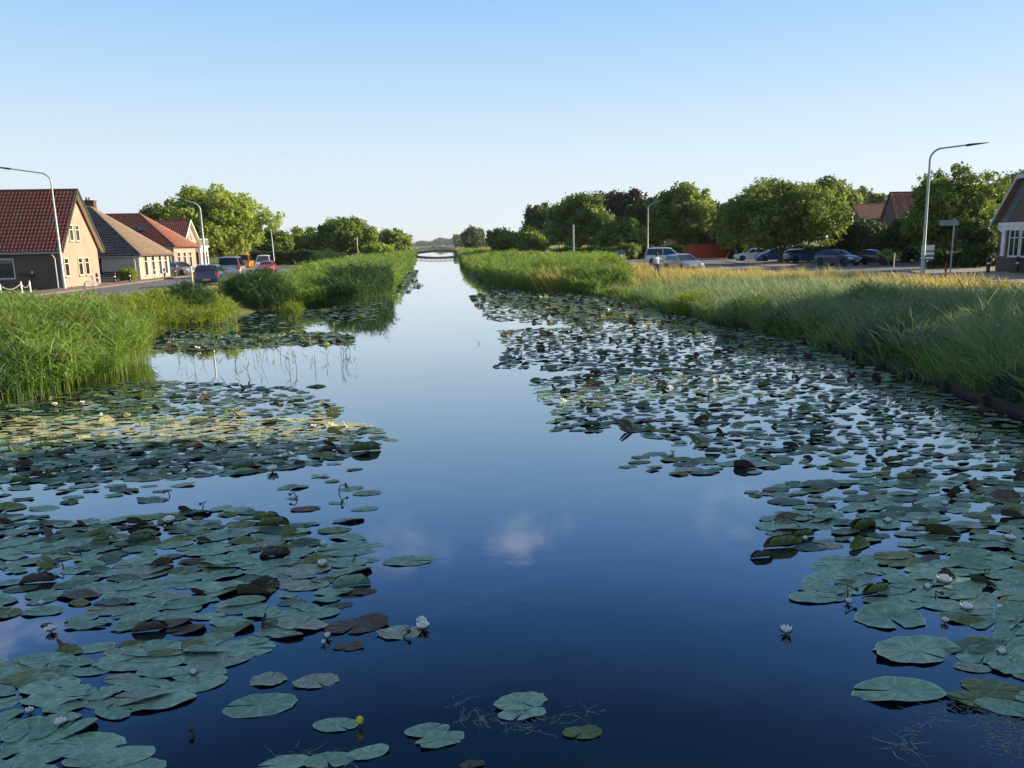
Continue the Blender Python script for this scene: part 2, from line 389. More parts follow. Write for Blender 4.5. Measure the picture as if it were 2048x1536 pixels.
def area(poly):
    return abs(sum(poly[i][0]*poly[(i+1) % len(poly)][1]-poly[(i+1) % len(poly)][0]*poly[i][1] for i in range(len(poly))))/2
def ground_z(P): return np.array([max(gz(x, y), -.05) for x, y in P])

def reed_bed(name, label, cat, poly, dens, h, leafL, leafW, mat, seed, K=7, group=None, hvar=.2, dome=None, stemW=.012, lean=(0, 0), taper=None):
    r = np.random.default_rng(seed); n = int(area(poly)*dens); P = scatter(poly, n, r); acc = Acc()
    base = np.column_stack([P, ground_z(P)])
    H = h*r.uniform(1-hvar, 1+hvar*.5, n)
    und = np.sin(P[:, 0]*1.9+seed)*np.cos(P[:, 1]*1.3+seed*2)*.17 + np.sin(P[:, 0]*.7+P[:, 1]*.9)*.08
    H = H*(1+und)
    if taper: H = H*np.interp(P[:, 1], *taper)
    if dome is not None:                       # lower towards the rim of the clump
        c = np.array(dome[:2]); d = np.clip(np.linalg.norm((P-c)/np.array(dome[2:]), axis=1), 0, 1); H = H*np.sqrt(np.clip(1-d*d*.8, .05, 1))
    az = r.uniform(0, 2*np.pi, n)
    acc.add(*blades(base, az, H, np.full(n, stemW), np.full(n, 1.50), r.uniform(1.2, 1.5, n), r))
    for k in range(K):
        f = r.uniform(.2, 1.0, n)**.8; off = (1-1.45)*0
        b = base.copy(); b[:, 2] += H*f*.97; b[:, 0] += np.cos(az)*H*f*f*.10+lean[0]*H*f*f; b[:, 1] += np.sin(az)*H*f*f*.10+lean[1]*H*f*f
        a2 = r.uniform(0, 2*np.pi, n)
        acc.add(*blades(b, a2, leafL*r.uniform(.6, 1.2, n), leafW*r.uniform(.7, 1.2, n), r.uniform(.7, 1.35, n), r.uniform(-.7, .7, n), r))
    o = link(name, acc.mesh(name), mat); tag(o, label, cat, group, 'stuff'); return o
def grass_bed(name, label, cat, poly, dens, h, w, mat, seed, spread=.5, hvar=.35, zoff=0, hmap=None, seg=3):
    r = np.random.default_rng(seed); n = int(area(poly)*dens)
    nt_ = max(1, n//9); T = scatter(poly, nt_, r); ti = r.integers(0, nt_, n); P = T[ti]+r.normal(0, .07, (n, 2)); acc = Acc()
    th = r.uniform(.45, 1.3, nt_)
    base = np.column_stack([P, ground_z(P)-.03+zoff])
    und = 1+.28*np.sin(P[:, 0]*2.1+seed+np.sin(P[:, 1]*.9)*1.5)*np.cos(P[:, 1]*1.4+np.sin(P[:, 0]*.7))+.14*np.sin(P[:, 0]*4.3+P[:, 1]*3.1)
    H = h*th[ti]*r.uniform(1-hvar, 1+hvar, n)*und
    if hmap is not None: H = H*hmap(P)
    az = np.where(r.random(n) < .35, r.normal(2.6, .5, n), r.uniform(0, 2*np.pi, n))
    acc.add(*blades(base, az, H, w*r.uniform(.6, 1.3, n), r.uniform(1.1, 1.55, n), r.uniform(1.3-2.2*spread, 1.3-.4*spread, n), r, seg))
    o = link(name, acc.mesh(name), mat); tag(o, label, cat, None, 'stuff'); return o
M('reed', (.11,.20,.04), (.25,.36,.08), (.36,.40,.15), fn=foliage, dead=.05, trans=.42, nscale=.35, tipfrom=.75)
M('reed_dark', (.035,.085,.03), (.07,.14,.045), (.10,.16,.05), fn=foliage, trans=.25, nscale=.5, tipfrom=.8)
M('reed_yellow', (.16,.25,.045), (.32,.38,.06), (.36,.36,.10), fn=foliage, trans=.38, nscale=.4, tipfrom=.75)
M('grass', (.07,.16,.04), (.18,.28,.09), (.33,.39,.22), fn=foliage, dead=.05, trans=.3, nscale=.3, tipfrom=.45)
M('grass_pale', (.14,.22,.08), (.28,.34,.16), (.46,.46,.32), fn=foliage, trans=.3, nscale=.4, tipfrom=.3)
M('grass_low', (.05,.11,.02), (.12,.19,.04), (.2,.24,.06), fn=foliage, trans=.3, nscale=.5, tipfrom=.6)
M('grass_straw', (.26,.27,.06), (.50,.42,.11), (.66,.52,.20), fn=foliage, trans=.3, nscale=.5, tipfrom=.4)
M('weed_grey', (.05,.08,.06), (.12,.16,.12), fn=foliage, trans=.2, nscale=.8)

def stems_px(L, z=0): return [tuple(at(x, y, z)[:2]) for x, y in L]
# left bank, from near to far
reed_bed('reed_bed', 'nearest dense bed of tall green reeds on the left bank, in front of the tiled house', 'reeds',
         [(-15, 15.6), (-11.5, 15.4), (-9.1, 16.3), (-8.2, 18.2), (-8.3, 20), (-8.1, 22), (-9.3, 25), (-11.4, 27), (-13.6, 27.5), (-17, 22)], 84, 1.12, .50, .030, M('reed'), 11, K=8)
reed_bed('reed_bed', 'bluish dark reeds at the front left corner of the nearest bed', 'reeds', [(-15, 14.8), (-11.5, 14.7), (-9.0, 15.7), (-8.6, 18.0), (-9.6, 20.5), (-12.5, 22), (-16, 20)], 45, 1.12, .5, .032, M('reed_dark'), 10, K=8)  # dark leaf colour stands in for shade on the front of the bed
reed_bed('reed_bed', 'low yellow green reeds beside the bay of pads, between two taller reed beds', 'reeds',
         [(-13.6, 30), (-11.8, 30.2), (-10.6, 32.5), (-9.5, 34), (-9.2, 36), (-10.0, 38), (-11, 39), (-13.8, 39)], 44, .70, .45, .035, M('reed_yellow'), 12, K=7)
reed_bed('reed_bed', 'bright green reeds behind the round dark clump on the left bank', 'reeds',
         [(-10.5, 42), (-7.6, 41.6), (-5.8, 42.6), (-5.2, 46), (-5, 52), (-11.5, 54), (-12.5, 45)], 32, .85, .50, .045, M('reed'), 13, K=7)
reed_bed('reed_bed', 'dark shaded reeds leaning over the water midway along the left bank', 'reeds',
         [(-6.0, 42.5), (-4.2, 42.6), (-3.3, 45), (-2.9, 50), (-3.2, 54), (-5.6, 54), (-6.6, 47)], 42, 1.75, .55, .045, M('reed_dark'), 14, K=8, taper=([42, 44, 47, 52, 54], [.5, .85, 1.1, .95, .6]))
reed_bed('reed_bed', 'pale green reeds lining the left bank beyond the dark reeds', 'reeds',
         [(-10.5, 54.5), (-3.3, 54.5), (-2.9, 60), (-3.2, 72), (-3.5, 90), (-3.8, 110), (-10, 112), (-11, 80)], 13, 1.15, .6, .07, M('reed'), 15, K=7)
reed_bed('reed_bed', 'distant reeds fading along the left bank towards the arched bridge', 'reeds',
         [(-12, 112), (-4.0, 112), (-4.8, 170), (-6.2, 250), (-12, 250)], 4, 1.3, .7, .12, M('reed'), 16, K=7)
def clump(label, c, rx, ry, h, mat, seed, n=300, leafW=.035, leafL=.45, K=9, name='reed_clump', cat='reed clump'):
    poly = [(c[0]+rx*math.cos(a), c[1]+ry*math.sin(a)) for a in np.linspace(0, 2*math.pi, 14)[:-1]]
    o = reed_bed(name, label, cat, poly, n/(math.pi*rx*ry), h, leafL, leafW, mat, seed, K=K, dome=(c[0], c[1], rx, ry), hvar=.1)
    return o
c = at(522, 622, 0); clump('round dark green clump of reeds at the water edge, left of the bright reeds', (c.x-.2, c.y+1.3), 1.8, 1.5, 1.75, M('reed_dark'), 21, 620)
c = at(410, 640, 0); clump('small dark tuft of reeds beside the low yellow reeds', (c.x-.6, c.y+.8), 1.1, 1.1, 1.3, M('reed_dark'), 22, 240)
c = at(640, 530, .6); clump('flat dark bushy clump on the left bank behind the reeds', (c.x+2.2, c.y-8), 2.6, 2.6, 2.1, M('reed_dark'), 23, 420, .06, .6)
c = at(585, 638, 0); clump('small yellow green tuft of reeds standing in the water by the dark clump', (c.x, c.y), .5, .5, .8, M('reed_yellow'), 24, 60)
# verge between the left reeds and the road
grass_bed('verge_grass', 'short lit grass between the left road and the reeds', 'grass', [(-15.1, 14), (-11, 14), (-11, 41), (-7.5, 44), (-6.5, 56), (-6, 130), (-15.1, 130)], 45, .35, .03, M('grass_low'), 31)
grass_bed('dry_grass', 'straw coloured seeding grass along the left road edge', 'grass', [(-15.0, 20), (-13.4, 20), (-13.2, 60), (-15.0, 60)], 60, .32, .022, M('grass_straw'), 32, .4)
grass_bed('lawn_grass', 'sunny lawn behind the parked cars on the left', 'grass', [(-40, 100), (-25, 100), (-25, 190), (-60, 190)], 3, .35, .12, M('reed_yellow'), 33)
# right bank
def hm(P):
    d = P[:, 0]-np.array([XR(y) for y in P[:, 1]]); return np.clip(.85+.2*d, .5, 1.15)*np.interp(P[:, 1], [8, 22, 34, 42, 60], [1.1, .9, .7, .5, .45])
grass_bed('bank_grass', 'tall grey green grass covering the near right bank', 'grass', [(10.2, 6), (18, 6), (19.5, 20), (20, 34), (17, 40), (10.3, 40), (10.9, 30), (11.4, 22), (11.0, 16), (10.3, 11)], 250, .88, .027, M('grass'), 41, .8, hmap=hm)
grass_bed('bank_grass', 'tall grass between the near right bank and the road kerb', 'grass', [(18, 6), (25, 6), (25.4, 22), (27.3, 33), (28.0, 40), (26.2, 47), (23, 51.6), (20, 52), (19.6, 34), (19.5, 20)], 120, .30, .03, M('grass'), 42, .7)
grass_bed('bank_grass', 'grass on the right bank before the reed bed', 'grass', [(10.4, 39), (20, 36), (20.5, 59), (12, 60), (10.4, 46)], 110, .85, .028, M('grass'), 43, .7, hmap=hm)
grass_bed('dry_grass', 'band of yellow seeding grass lit by the sun along the right kerb', 'grass', [(18.5, 38), (22.5, 31), (26.8, 31.5), (27.6, 40), (25.8, 46.3), (22.5, 51), (19.5, 58), (16.5, 57), (16.8, 46)], 95, .55, .03, M('grass_straw'), 44, .3)
grass_bed('dry_grass', 'yellow grass patch at the end of the right reed bed', 'grass', [(12, 44), (15.5, 43), (17.5, 60), (18.3, 72), (14, 70)], 40, .75, .032, M('grass_straw'), 45, .35)
reed_bed('reed_bed', 'dark fronted reed bed with lit tops midway along the right bank', 'reeds',
         [(9.4, 45), (7.8, 49.5), (5.8, 53), (4.7, 58), (4.3, 66), (9, 76), (15, 78), (14.5, 60), (12.5, 47)], 30, 1.5, .55, .045, M('reed'), 46, K=8, taper=([45, 50, 56, 80], [.5, .78, 1.0, .85]))
reed_bed('reed_bed', 'bushy reeds on the right bank running towards the arched bridge', 'reeds',
         [(4.2, 66), (3.7, 80), (3.7, 100), (4.3, 127), (6.2, 200), (7, 250), (12, 250), (11, 150), (14, 78), (9, 74)], 7, 1.3, .6, .09, M('reed'), 47, K=8)
grass_bed('feathery_grass', 'pale feathery seeding grass standing above the near right bank', 'grass', [(10.6, 7), (20, 7), (23, 20), (21, 30), (14, 34), (10.8, 34), (11.6, 22)], 20, 1.1, .024, M('grass_pale'), 48, .9, hvar=.25, seg=4)
grass_bed('feathery_grass', 'dark coarse grass tufts along the foot of the right bank', 'grass', [(10.1, 8), (11.2, 8), (12.2, 20), (12, 28), (11.3, 44), (9.6, 47), (10.1, 36), (11.0, 27), (11.1, 20)], 95, .62, .03, M('reed'), 49, .8)
r_ = np.random.default_rng(58); P_ = scatter([(11.3, 9), (20, 9), (24, 30), (20, 46), (11.5, 40), (12.2, 22)], 900, r_); n_ = len(P_); Z_ = ground_z(P_)+r_.uniform(.45, .95, n_)
c_ = np.column_stack([P_, Z_]); a_ = r_.uniform(.012, .028, n_)[:, None]
V_ = np.stack([c_+a_*np.array([-1, 0, 0]), c_+a_*np.array([0, -.6, -.4]), c_+a_*np.array([1, 0, 0]), c_+a_*np.array([0, .6, .7])], 1)
M('flower_head', (.75, .74, .55), .7)
tag(link('meadow_flowers', np_mesh('meadow_flowers', V_.reshape(-1, 3), np.arange(4*n_).reshape(-1, 4)), M('flower_head')), 'tiny pale flower heads dotted through the right bank grass', 'wildflowers', kind='stuff')
# dry leaning stalks in the right reed bed, grey weed on the timber edging
r_ = np.random.default_rng(51); b_ = scatter([(6.6, 50.5), (8.6, 48.2), (9.2, 49.4), (7.0, 52)], 130, r_)
acc = Acc(); acc.add(*blades(np.column_stack([b_, np.full(130, .0)]), r_.normal(2.9, .5, 130), r_.uniform(1.2, 2.3, 130), np.full(130, .03), r_.uniform(.8, 1.3, 130), r_.uniform(.5, 1.2, 130), r_))
tag(link('dry_stalks', acc.mesh('dry_stalks'), M('grass_straw')), 'dry pale stalks leaning out of the right reed bed', 'dry reeds', kind='stuff')
c = at(1790, 722, 0); clump('dark grey green weed clump hanging over the timber edging', (c.x+.3, c.y+.3), .8, 1.5, .62, M('weed_grey'), 52, 420, .03, .32, 9, 'weed_clump', 'weeds')
c = at(2030, 815, 0); clump('dark weed tuft over the timber edging at the right frame edge', (c.x+.4, c.y), .6, .9, .4, M('weed_grey'), 53, 260, .025, .18, 12, 'weed_clump', 'weeds')
c = at(1545, 672, 0); clump('pale young reed shoots standing at the foot of the right bank', (c.x+.2, c.y), .5, .35, 1.0, M('reed_dark'), 54, 34, .025, .4, 4, 'reed_clump')
for i, (px, py) in enumerate(((1450, 640), (1345, 618), (1700, 640))):
    c = at(px, py, .2); clump(['bushy green tuft low on the right bank', 'yellowish tuft on the right bank near the reeds', 'broad tuft of tall grass on the right bank'][i], (c.x+.8, c.y), 1.1, 1.1, [.9, .8, .9][i], M(['grass', 'reed_yellow', 'grass'][i]), 55+i, 240, .028, .45, 6, 'grass_clump', 'grass tuft')
# sparse shoots standing in the left bay
r_ = np.random.default_rng(61)
pts = np.array([at(*p, 0)[:2] for p in [(r_.uniform(330, 710), r_.uniform(650, 742)) for _ in range(70)]])
n = len(pts); acc = Acc(); acc.add(*blades(np.column_stack([pts, np.full(n, -.02)]), r_.uniform(0, 6.28, n), r_.uniform(.25, .8, n), np.full(n, .016), r_.uniform(1.2, 1.55, n), r_.uniform(.9, 1.5, n), r_))
for k in range(2):
    b = np.column_stack([pts, r_.uniform(.1, .35, n)]); acc.add(*blades(b, r_.uniform(0, 6.28, n), r_.uniform(.2, .4, n), np.full(n, .02), r_.uniform(.6, 1.2, n), r_.uniform(0, .8, n), r_))
tag(link('sparse_shoots', acc.mesh('sparse_shoots'), M('reed')), 'thin green shoots standing apart in the shallow left bay', 'shoots', kind='stuff')

# ------------------------------------------------------------------ trees
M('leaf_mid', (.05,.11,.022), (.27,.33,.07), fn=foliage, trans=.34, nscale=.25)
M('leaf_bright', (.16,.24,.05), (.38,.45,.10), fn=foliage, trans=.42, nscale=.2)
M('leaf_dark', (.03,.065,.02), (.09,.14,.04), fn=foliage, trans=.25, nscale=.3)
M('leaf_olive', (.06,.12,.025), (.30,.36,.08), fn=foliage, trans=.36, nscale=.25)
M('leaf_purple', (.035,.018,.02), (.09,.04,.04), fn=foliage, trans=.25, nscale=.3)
M('leaf_far', (.09,.13,.06), (.15,.19,.08), fn=foliage, trans=.3, nscale=.1)
def crown_mesh(name, rx, ry, rz, nb, nleaf, leaf, seed, flat=.85, rough=1.):
    r = np.random.default_rng(seed); Rm = (rx*ry*rz)**(1/3)
    d = r.normal(size=(nb, 3)); d /= np.linalg.norm(d, axis=1, keepdims=True); d[:, 2] = np.where(d[:, 2] < -flat, -flat*r.random(nb), d[:, 2])
    rad = r.uniform(.50, .92, nb)*(1+np.clip(r.normal(0, .09*rough, nb), -.2, .2)); rb = Rm*r.uniform(.14, .37, nb)*(1.15-.35*(rad-.5)/.42)
    Cc = d*rad[:, None]*np.array([rx, ry, rz])
    w = rb**2; w /= w.sum(); bi = r.choice(nb, nleaf, p=w)
    u = r.normal(size=(nleaf, 3)); u /= np.linalg.norm(u, axis=1, keepdims=True)
    rr = rb[bi]*(r.uniform(.35, 1.0, nleaf)**.45)*(1+np.clip(r.normal(0, .09, nleaf), -.2, .16))
    P = Cc[bi]+u*rr[:, None]*np.array([1, 1, .8])
    nc = max(1, nleaf//7); ci = r.integers(0, nc, nleaf); P = P[ci]+r.normal(0, leaf*.85, (nleaf, 3)); u = u[ci]; bi = bi[ci]
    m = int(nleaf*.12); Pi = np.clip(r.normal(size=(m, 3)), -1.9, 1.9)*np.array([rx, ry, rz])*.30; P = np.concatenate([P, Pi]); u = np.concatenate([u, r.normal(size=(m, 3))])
    u /= np.linalg.norm(u, axis=1, keepdims=True); n = len(P)
    nrm = u+r.normal(0, .7, (n, 3)); nrm[:, 2] += .25; nrm /= np.linalg.norm(nrm, axis=1, keepdims=True)
    a = np.cross(nrm, r.normal(size=(n, 3))); a /= np.linalg.norm(a, axis=1, keepdims=True); b = np.cross(nrm, a)
    L = leaf*r.uniform(.6, 1.35, n)[:, None]; Wd = L*r.uniform(.4, .7, n)[:, None]
    V = np.stack([P-a*L, P-b*Wd+nrm*L*.15, P+a*L, P+b*Wd+nrm*L*.15], 1).reshape(-1, 3)
    Q = np.arange(n*4).reshape(-1, 4)
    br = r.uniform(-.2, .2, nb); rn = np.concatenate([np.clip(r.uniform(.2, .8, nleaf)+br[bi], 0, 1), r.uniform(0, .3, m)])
    return np_mesh(name, V, Q, rnd=np.repeat(rn, 4))
def tree(name, label, x, y, rx, rz, zc, mat, seed, ry=None, group=None, nb=60, nleaf=9000, leaf=.22, trunk_r=.22, flat=.85, fork=False, cat='tree', rough=1., z0=GZ):
    """zc: height of the crown's centre above the ground"""
    ry = ry or rx; root = tag(empty(name, (x, y, z0)), label, cat, group)
    mb = MB(); r = random.Random(seed)
    if fork:
        mb.tube([(0,0,-.1), (.03,0,.35), (.05,.02,.7)], [trunk_r*1.25, trunk_r, trunk_r*.95], 9)
        ends = [(-.5, .1, 1.9), (.55, -.1, 1.8)]
        for e in ends: mb.tube([(.05,.02,.6), (e[0]*.5, e[1], 1.2), e, (e[0]*2.2, e[1], zc)], [trunk_r*.8, trunk_r*.6, trunk_r*.5, trunk_r*.25], 8)
    else:
        mb.tube([(0,0,-.1), (.04,0,zc*.3), (-.05,.05,zc*.65), (.05,0,zc+rz*.3)], [trunk_r*1.3, trunk_r, trunk_r*.8, trunk_r*.3], 9)
    for k in range(8):
        a = k*2.4+r.random(); z1 = zc*(.45+.5*r.random()) if not fork else max(1.7, zc*.6)
        q = (math.cos(a)*rx*.65, math.sin(a)*ry*.65, zc+rz*r.uniform(-.2, .5))
        mb.tube([(0,0,z1), (q[0]*.5, q[1]*.5, (z1+q[2])/2+.1), q], [trunk_r*.45, trunk_r*.3, trunk_r*.1], 6)
    mb.build('trunk', M('bark'), root, smooth=60)
    c = link('crown', crown_mesh('crown', rx, ry, rz, nb, nleaf, leaf, seed, flat, rough), mat, root); c.location = (0, 0, zc)
    return root
def tree_px(name, label, x0, x1, ytop, ybot, Y, mat, seed, **k):
    """crown between picture columns x0..x1, rows ytop..ybot, standing at distance Y along the canal"""
    a, b = atY(x0, ytop, Y), atY(x1, ytop, Y); bot = atY((x0+x1)/2, ybot, Y); rx = (b.x-a.x)/2*1.02; rz = (a.z+b.z-2*bot.z)/4
    return tree(name, label, (a.x+b.x)/2, Y, rx, rz*1.04, bot.z+rz-GZ, mat, seed, **k)
LB = 'trees along the left road'; RB = 'trees behind the car park'
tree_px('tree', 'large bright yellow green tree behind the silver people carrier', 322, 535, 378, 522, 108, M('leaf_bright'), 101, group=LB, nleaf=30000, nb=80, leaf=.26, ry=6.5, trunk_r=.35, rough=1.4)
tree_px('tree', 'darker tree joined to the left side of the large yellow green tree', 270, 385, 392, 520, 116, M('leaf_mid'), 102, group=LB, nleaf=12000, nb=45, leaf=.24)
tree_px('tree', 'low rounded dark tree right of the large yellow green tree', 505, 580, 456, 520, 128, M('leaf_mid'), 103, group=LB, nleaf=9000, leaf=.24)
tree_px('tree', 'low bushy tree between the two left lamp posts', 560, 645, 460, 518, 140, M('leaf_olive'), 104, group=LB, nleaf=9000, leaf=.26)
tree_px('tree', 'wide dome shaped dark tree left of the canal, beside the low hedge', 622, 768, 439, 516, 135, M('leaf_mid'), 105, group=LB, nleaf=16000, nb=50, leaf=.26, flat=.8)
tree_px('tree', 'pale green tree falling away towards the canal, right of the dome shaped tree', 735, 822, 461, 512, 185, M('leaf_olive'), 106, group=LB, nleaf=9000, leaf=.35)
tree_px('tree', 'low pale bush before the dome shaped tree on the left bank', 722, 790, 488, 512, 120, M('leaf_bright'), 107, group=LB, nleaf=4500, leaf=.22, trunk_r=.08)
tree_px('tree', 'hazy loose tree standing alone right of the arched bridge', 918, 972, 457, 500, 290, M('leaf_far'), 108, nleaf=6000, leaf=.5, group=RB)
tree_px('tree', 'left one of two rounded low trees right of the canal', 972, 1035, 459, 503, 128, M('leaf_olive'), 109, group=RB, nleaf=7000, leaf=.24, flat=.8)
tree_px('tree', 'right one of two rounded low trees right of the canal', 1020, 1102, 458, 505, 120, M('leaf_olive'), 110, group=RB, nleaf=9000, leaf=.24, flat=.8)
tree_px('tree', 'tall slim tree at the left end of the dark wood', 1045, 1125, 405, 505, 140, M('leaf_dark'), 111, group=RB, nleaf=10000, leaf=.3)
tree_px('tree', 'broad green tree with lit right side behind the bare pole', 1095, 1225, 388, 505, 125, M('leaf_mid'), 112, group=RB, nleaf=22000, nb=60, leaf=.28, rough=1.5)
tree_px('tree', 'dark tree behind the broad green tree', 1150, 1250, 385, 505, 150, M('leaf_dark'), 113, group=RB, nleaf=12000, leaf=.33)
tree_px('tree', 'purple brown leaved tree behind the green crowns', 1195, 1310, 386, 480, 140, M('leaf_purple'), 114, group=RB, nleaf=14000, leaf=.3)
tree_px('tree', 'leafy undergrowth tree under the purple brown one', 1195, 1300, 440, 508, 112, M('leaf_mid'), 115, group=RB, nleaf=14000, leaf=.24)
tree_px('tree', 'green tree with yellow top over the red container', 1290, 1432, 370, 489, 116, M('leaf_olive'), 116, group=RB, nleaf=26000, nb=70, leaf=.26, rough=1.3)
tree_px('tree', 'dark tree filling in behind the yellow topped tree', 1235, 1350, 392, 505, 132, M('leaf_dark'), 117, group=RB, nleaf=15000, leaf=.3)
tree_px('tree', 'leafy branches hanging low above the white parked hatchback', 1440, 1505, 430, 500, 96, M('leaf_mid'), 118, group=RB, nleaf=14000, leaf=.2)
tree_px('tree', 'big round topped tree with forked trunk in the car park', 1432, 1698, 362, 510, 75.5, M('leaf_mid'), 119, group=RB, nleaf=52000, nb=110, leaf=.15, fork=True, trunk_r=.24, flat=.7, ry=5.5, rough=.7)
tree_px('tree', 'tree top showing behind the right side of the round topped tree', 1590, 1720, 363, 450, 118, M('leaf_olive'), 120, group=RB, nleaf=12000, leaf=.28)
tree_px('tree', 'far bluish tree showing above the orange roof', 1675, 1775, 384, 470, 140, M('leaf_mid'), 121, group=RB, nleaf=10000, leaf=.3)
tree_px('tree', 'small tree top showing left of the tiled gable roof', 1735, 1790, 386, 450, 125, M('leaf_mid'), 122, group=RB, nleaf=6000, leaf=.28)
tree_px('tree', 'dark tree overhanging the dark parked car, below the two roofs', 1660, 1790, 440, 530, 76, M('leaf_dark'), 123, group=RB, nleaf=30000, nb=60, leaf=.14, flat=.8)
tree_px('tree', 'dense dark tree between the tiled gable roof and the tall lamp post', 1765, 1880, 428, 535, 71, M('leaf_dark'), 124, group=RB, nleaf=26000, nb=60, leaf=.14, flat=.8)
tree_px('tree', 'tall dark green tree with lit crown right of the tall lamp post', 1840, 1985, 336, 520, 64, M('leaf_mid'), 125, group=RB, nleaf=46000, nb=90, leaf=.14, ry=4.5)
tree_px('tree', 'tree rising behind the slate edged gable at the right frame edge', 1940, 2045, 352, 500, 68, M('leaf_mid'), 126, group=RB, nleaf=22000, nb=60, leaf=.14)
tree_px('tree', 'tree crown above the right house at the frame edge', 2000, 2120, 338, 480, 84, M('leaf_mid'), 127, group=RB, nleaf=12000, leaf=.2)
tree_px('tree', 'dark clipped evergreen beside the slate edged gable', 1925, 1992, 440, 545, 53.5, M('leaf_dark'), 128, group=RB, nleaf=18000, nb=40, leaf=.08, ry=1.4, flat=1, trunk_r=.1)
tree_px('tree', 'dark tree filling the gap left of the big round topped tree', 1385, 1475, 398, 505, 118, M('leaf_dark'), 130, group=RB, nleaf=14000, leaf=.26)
tree_px('sapling', 'young tree tied to a stake at the car park edge', 1752, 1800, 499, 522, 63.5, M('leaf_bright'), 129, nleaf=900, nb=14, leaf=.09, trunk_r=.03, cat='sapling')
def hedge(label, pxs, ytop, ybot, Y, dep, mat, seed, n, leaf):
    a, b = atY(pxs[0], ytop, Y), atY(pxs[1], ytop, Y); zt = (a.z+b.z)/2-GZ
    r = np.random.default_rng(seed); L = b.x-a.x; root = tag(empty('hedge', ((a.x+b.x)/2, Y, GZ)), label, 'hedge')
    P = np.column_stack([r.uniform(-L/2, L/2, n), r.uniform(-dep/2, dep/2, n), r.uniform(0, 1, n)]); k = r.integers(0, 3, n)
    P[:, 1] = np.where(k == 0, -dep/2+r.normal(0, .08, n), P[:, 1]); P[:, 2] *= zt
    P[:, 2] = np.where(k == 1, zt+r.normal(0, .1, n)+.15*np.sin(P[:, 0]*1.7+seed), P[:, 2])
    nr = r.normal(size=(n, 3)); nr[:, 1] -= .5; nr /= np.linalg.norm(nr, axis=1, keepdims=True); u = np.cross(nr, r.normal(size=(n, 3))); u /= np.linalg.norm(u, axis=1, keepdims=True); w = np.cross(nr, u)
    s = leaf*r.uniform(.6, 1.3, n)[:, None]; V = np.stack([P-u*s, P-w*s*.5, P+u*s, P+w*s*.5], 1).reshape(-1, 3)
    link('foliage', np_mesh('foliage', V, np.arange(4*n).reshape(-1, 4), rnd=np.repeat(r.random(n), 4)), mat, root)
    mb = MB()
    for i in range(max(3, int(L/.6))):
        x = -L/2+.3+i*.6; mb.tube([(x, 0, -.1), (x+.05, .05, zt*.8)], [.04, .015], 5)
    mb.build('stems', M('bark'), root)
hedge('dark hedge behind the parked cars, right of the forked tree', (1560, 1840), 492, 530, 82, 1.6, M('leaf_dark'), 131, 14000, .14)
hedge('dark garden hedge behind the sign board', (1850, 2000), 505, 548, 55, 1.2, M('leaf_dark'), 132, 9000, .09)
hedge('dark hedge behind the hidden cars and the bare pole', (1100, 1365), 496, 506, 106, 2, M('leaf_dark'), 133, 14000, .18)
hedge('dark hedge running behind the white and blue parked cars', (1456, 1600), 478, 512, 98, 2, M('leaf_dark'), 134, 12000, .18)
hedge('low hedge bordering the field behind the left lamp posts', (500, 640), 505, 520, 122, 2, M('leaf_dark'), 135, 8000, .2)
# round bush in front of the cream cottage
c = at(262, 562); tree('bush', 'round green bush in front of the cream cottage', c.x-.3, c.y+.6, 1.15, .75, .62, M('leaf_bright'), 141, nleaf=6000, nb=25, leaf=.08, trunk_r=.05, flat=.9, cat='bush')
c = at(1222, 508); tree('bush', 'pale rounded bush under the dark wood behind the hidden cars', 26.5, 103, 1.9, 1.1, 1.3, M('leaf_mid'), 142, nleaf=5000, nb=25, leaf=.14, trunk_r=.06, flat=.9, cat='bush')
# far tree line beyond the fields
def treeline(name, label, x0, x1, y, h, seed, n, mat, leaf):
    r = np.random.default_rng(seed); x = r.uniform(x0, x1, n); hh = h*(.65+.35*np.sin(x*.021+seed)*np.cos(x*.0073)+.15*np.sin(x*.11)); z = hh*r.random(n)**.5
    P = np.column_stack([x, y+r.normal(0, 14, n), GZ+z]); nr = r.normal(size=(n, 3)); nr /= np.linalg.norm(nr, axis=1, keepdims=True); u = np.cross(nr, r.normal(size=(n, 3))); u /= np.linalg.norm(u, axis=1, keepdims=True); w = np.cross(nr, u)
    s = leaf*r.uniform(.6, 1.3, n)[:, None]; V = np.stack([P-u*s, P-w*s*.7, P+u*s, P+w*s*.7], 1).reshape(-1, 3)
    tag(link(name, np_mesh(name, V, np.arange(4*n).reshape(-1, 4), rnd=np.repeat(r.random(n), 4)), mat), label, 'wood', kind='stuff')
treeline('far_wood', 'bluish line of far woods on the horizon', -900, 900, 2300, 22, 151, 26000, M('leaf_far'), 5.)
treeline('far_wood', 'nearer strip of far trees left of the arched bridge', -260, -22, 620, 9, 152, 9000, M('leaf_far'), 1.6)
treeline('far_wood', 'nearer strip of far trees right of the arched bridge', 14, 240, 560, 9, 153, 9000, M('leaf_far'), 1.5)
grass_bed('field_grass', 'golden field beyond the arched bridge', 'grass', [(-120, 280), (-10, 280), (-10, 560), (-200, 560)], .35, .9, .5, M('grass_straw'), 154)
grass_bed('field_grass', 'pale field right of the arched bridge', 'grass', [(10, 280), (90, 280), (120, 520), (10, 520)], .35, .9, .5, M('grass_straw'), 155)

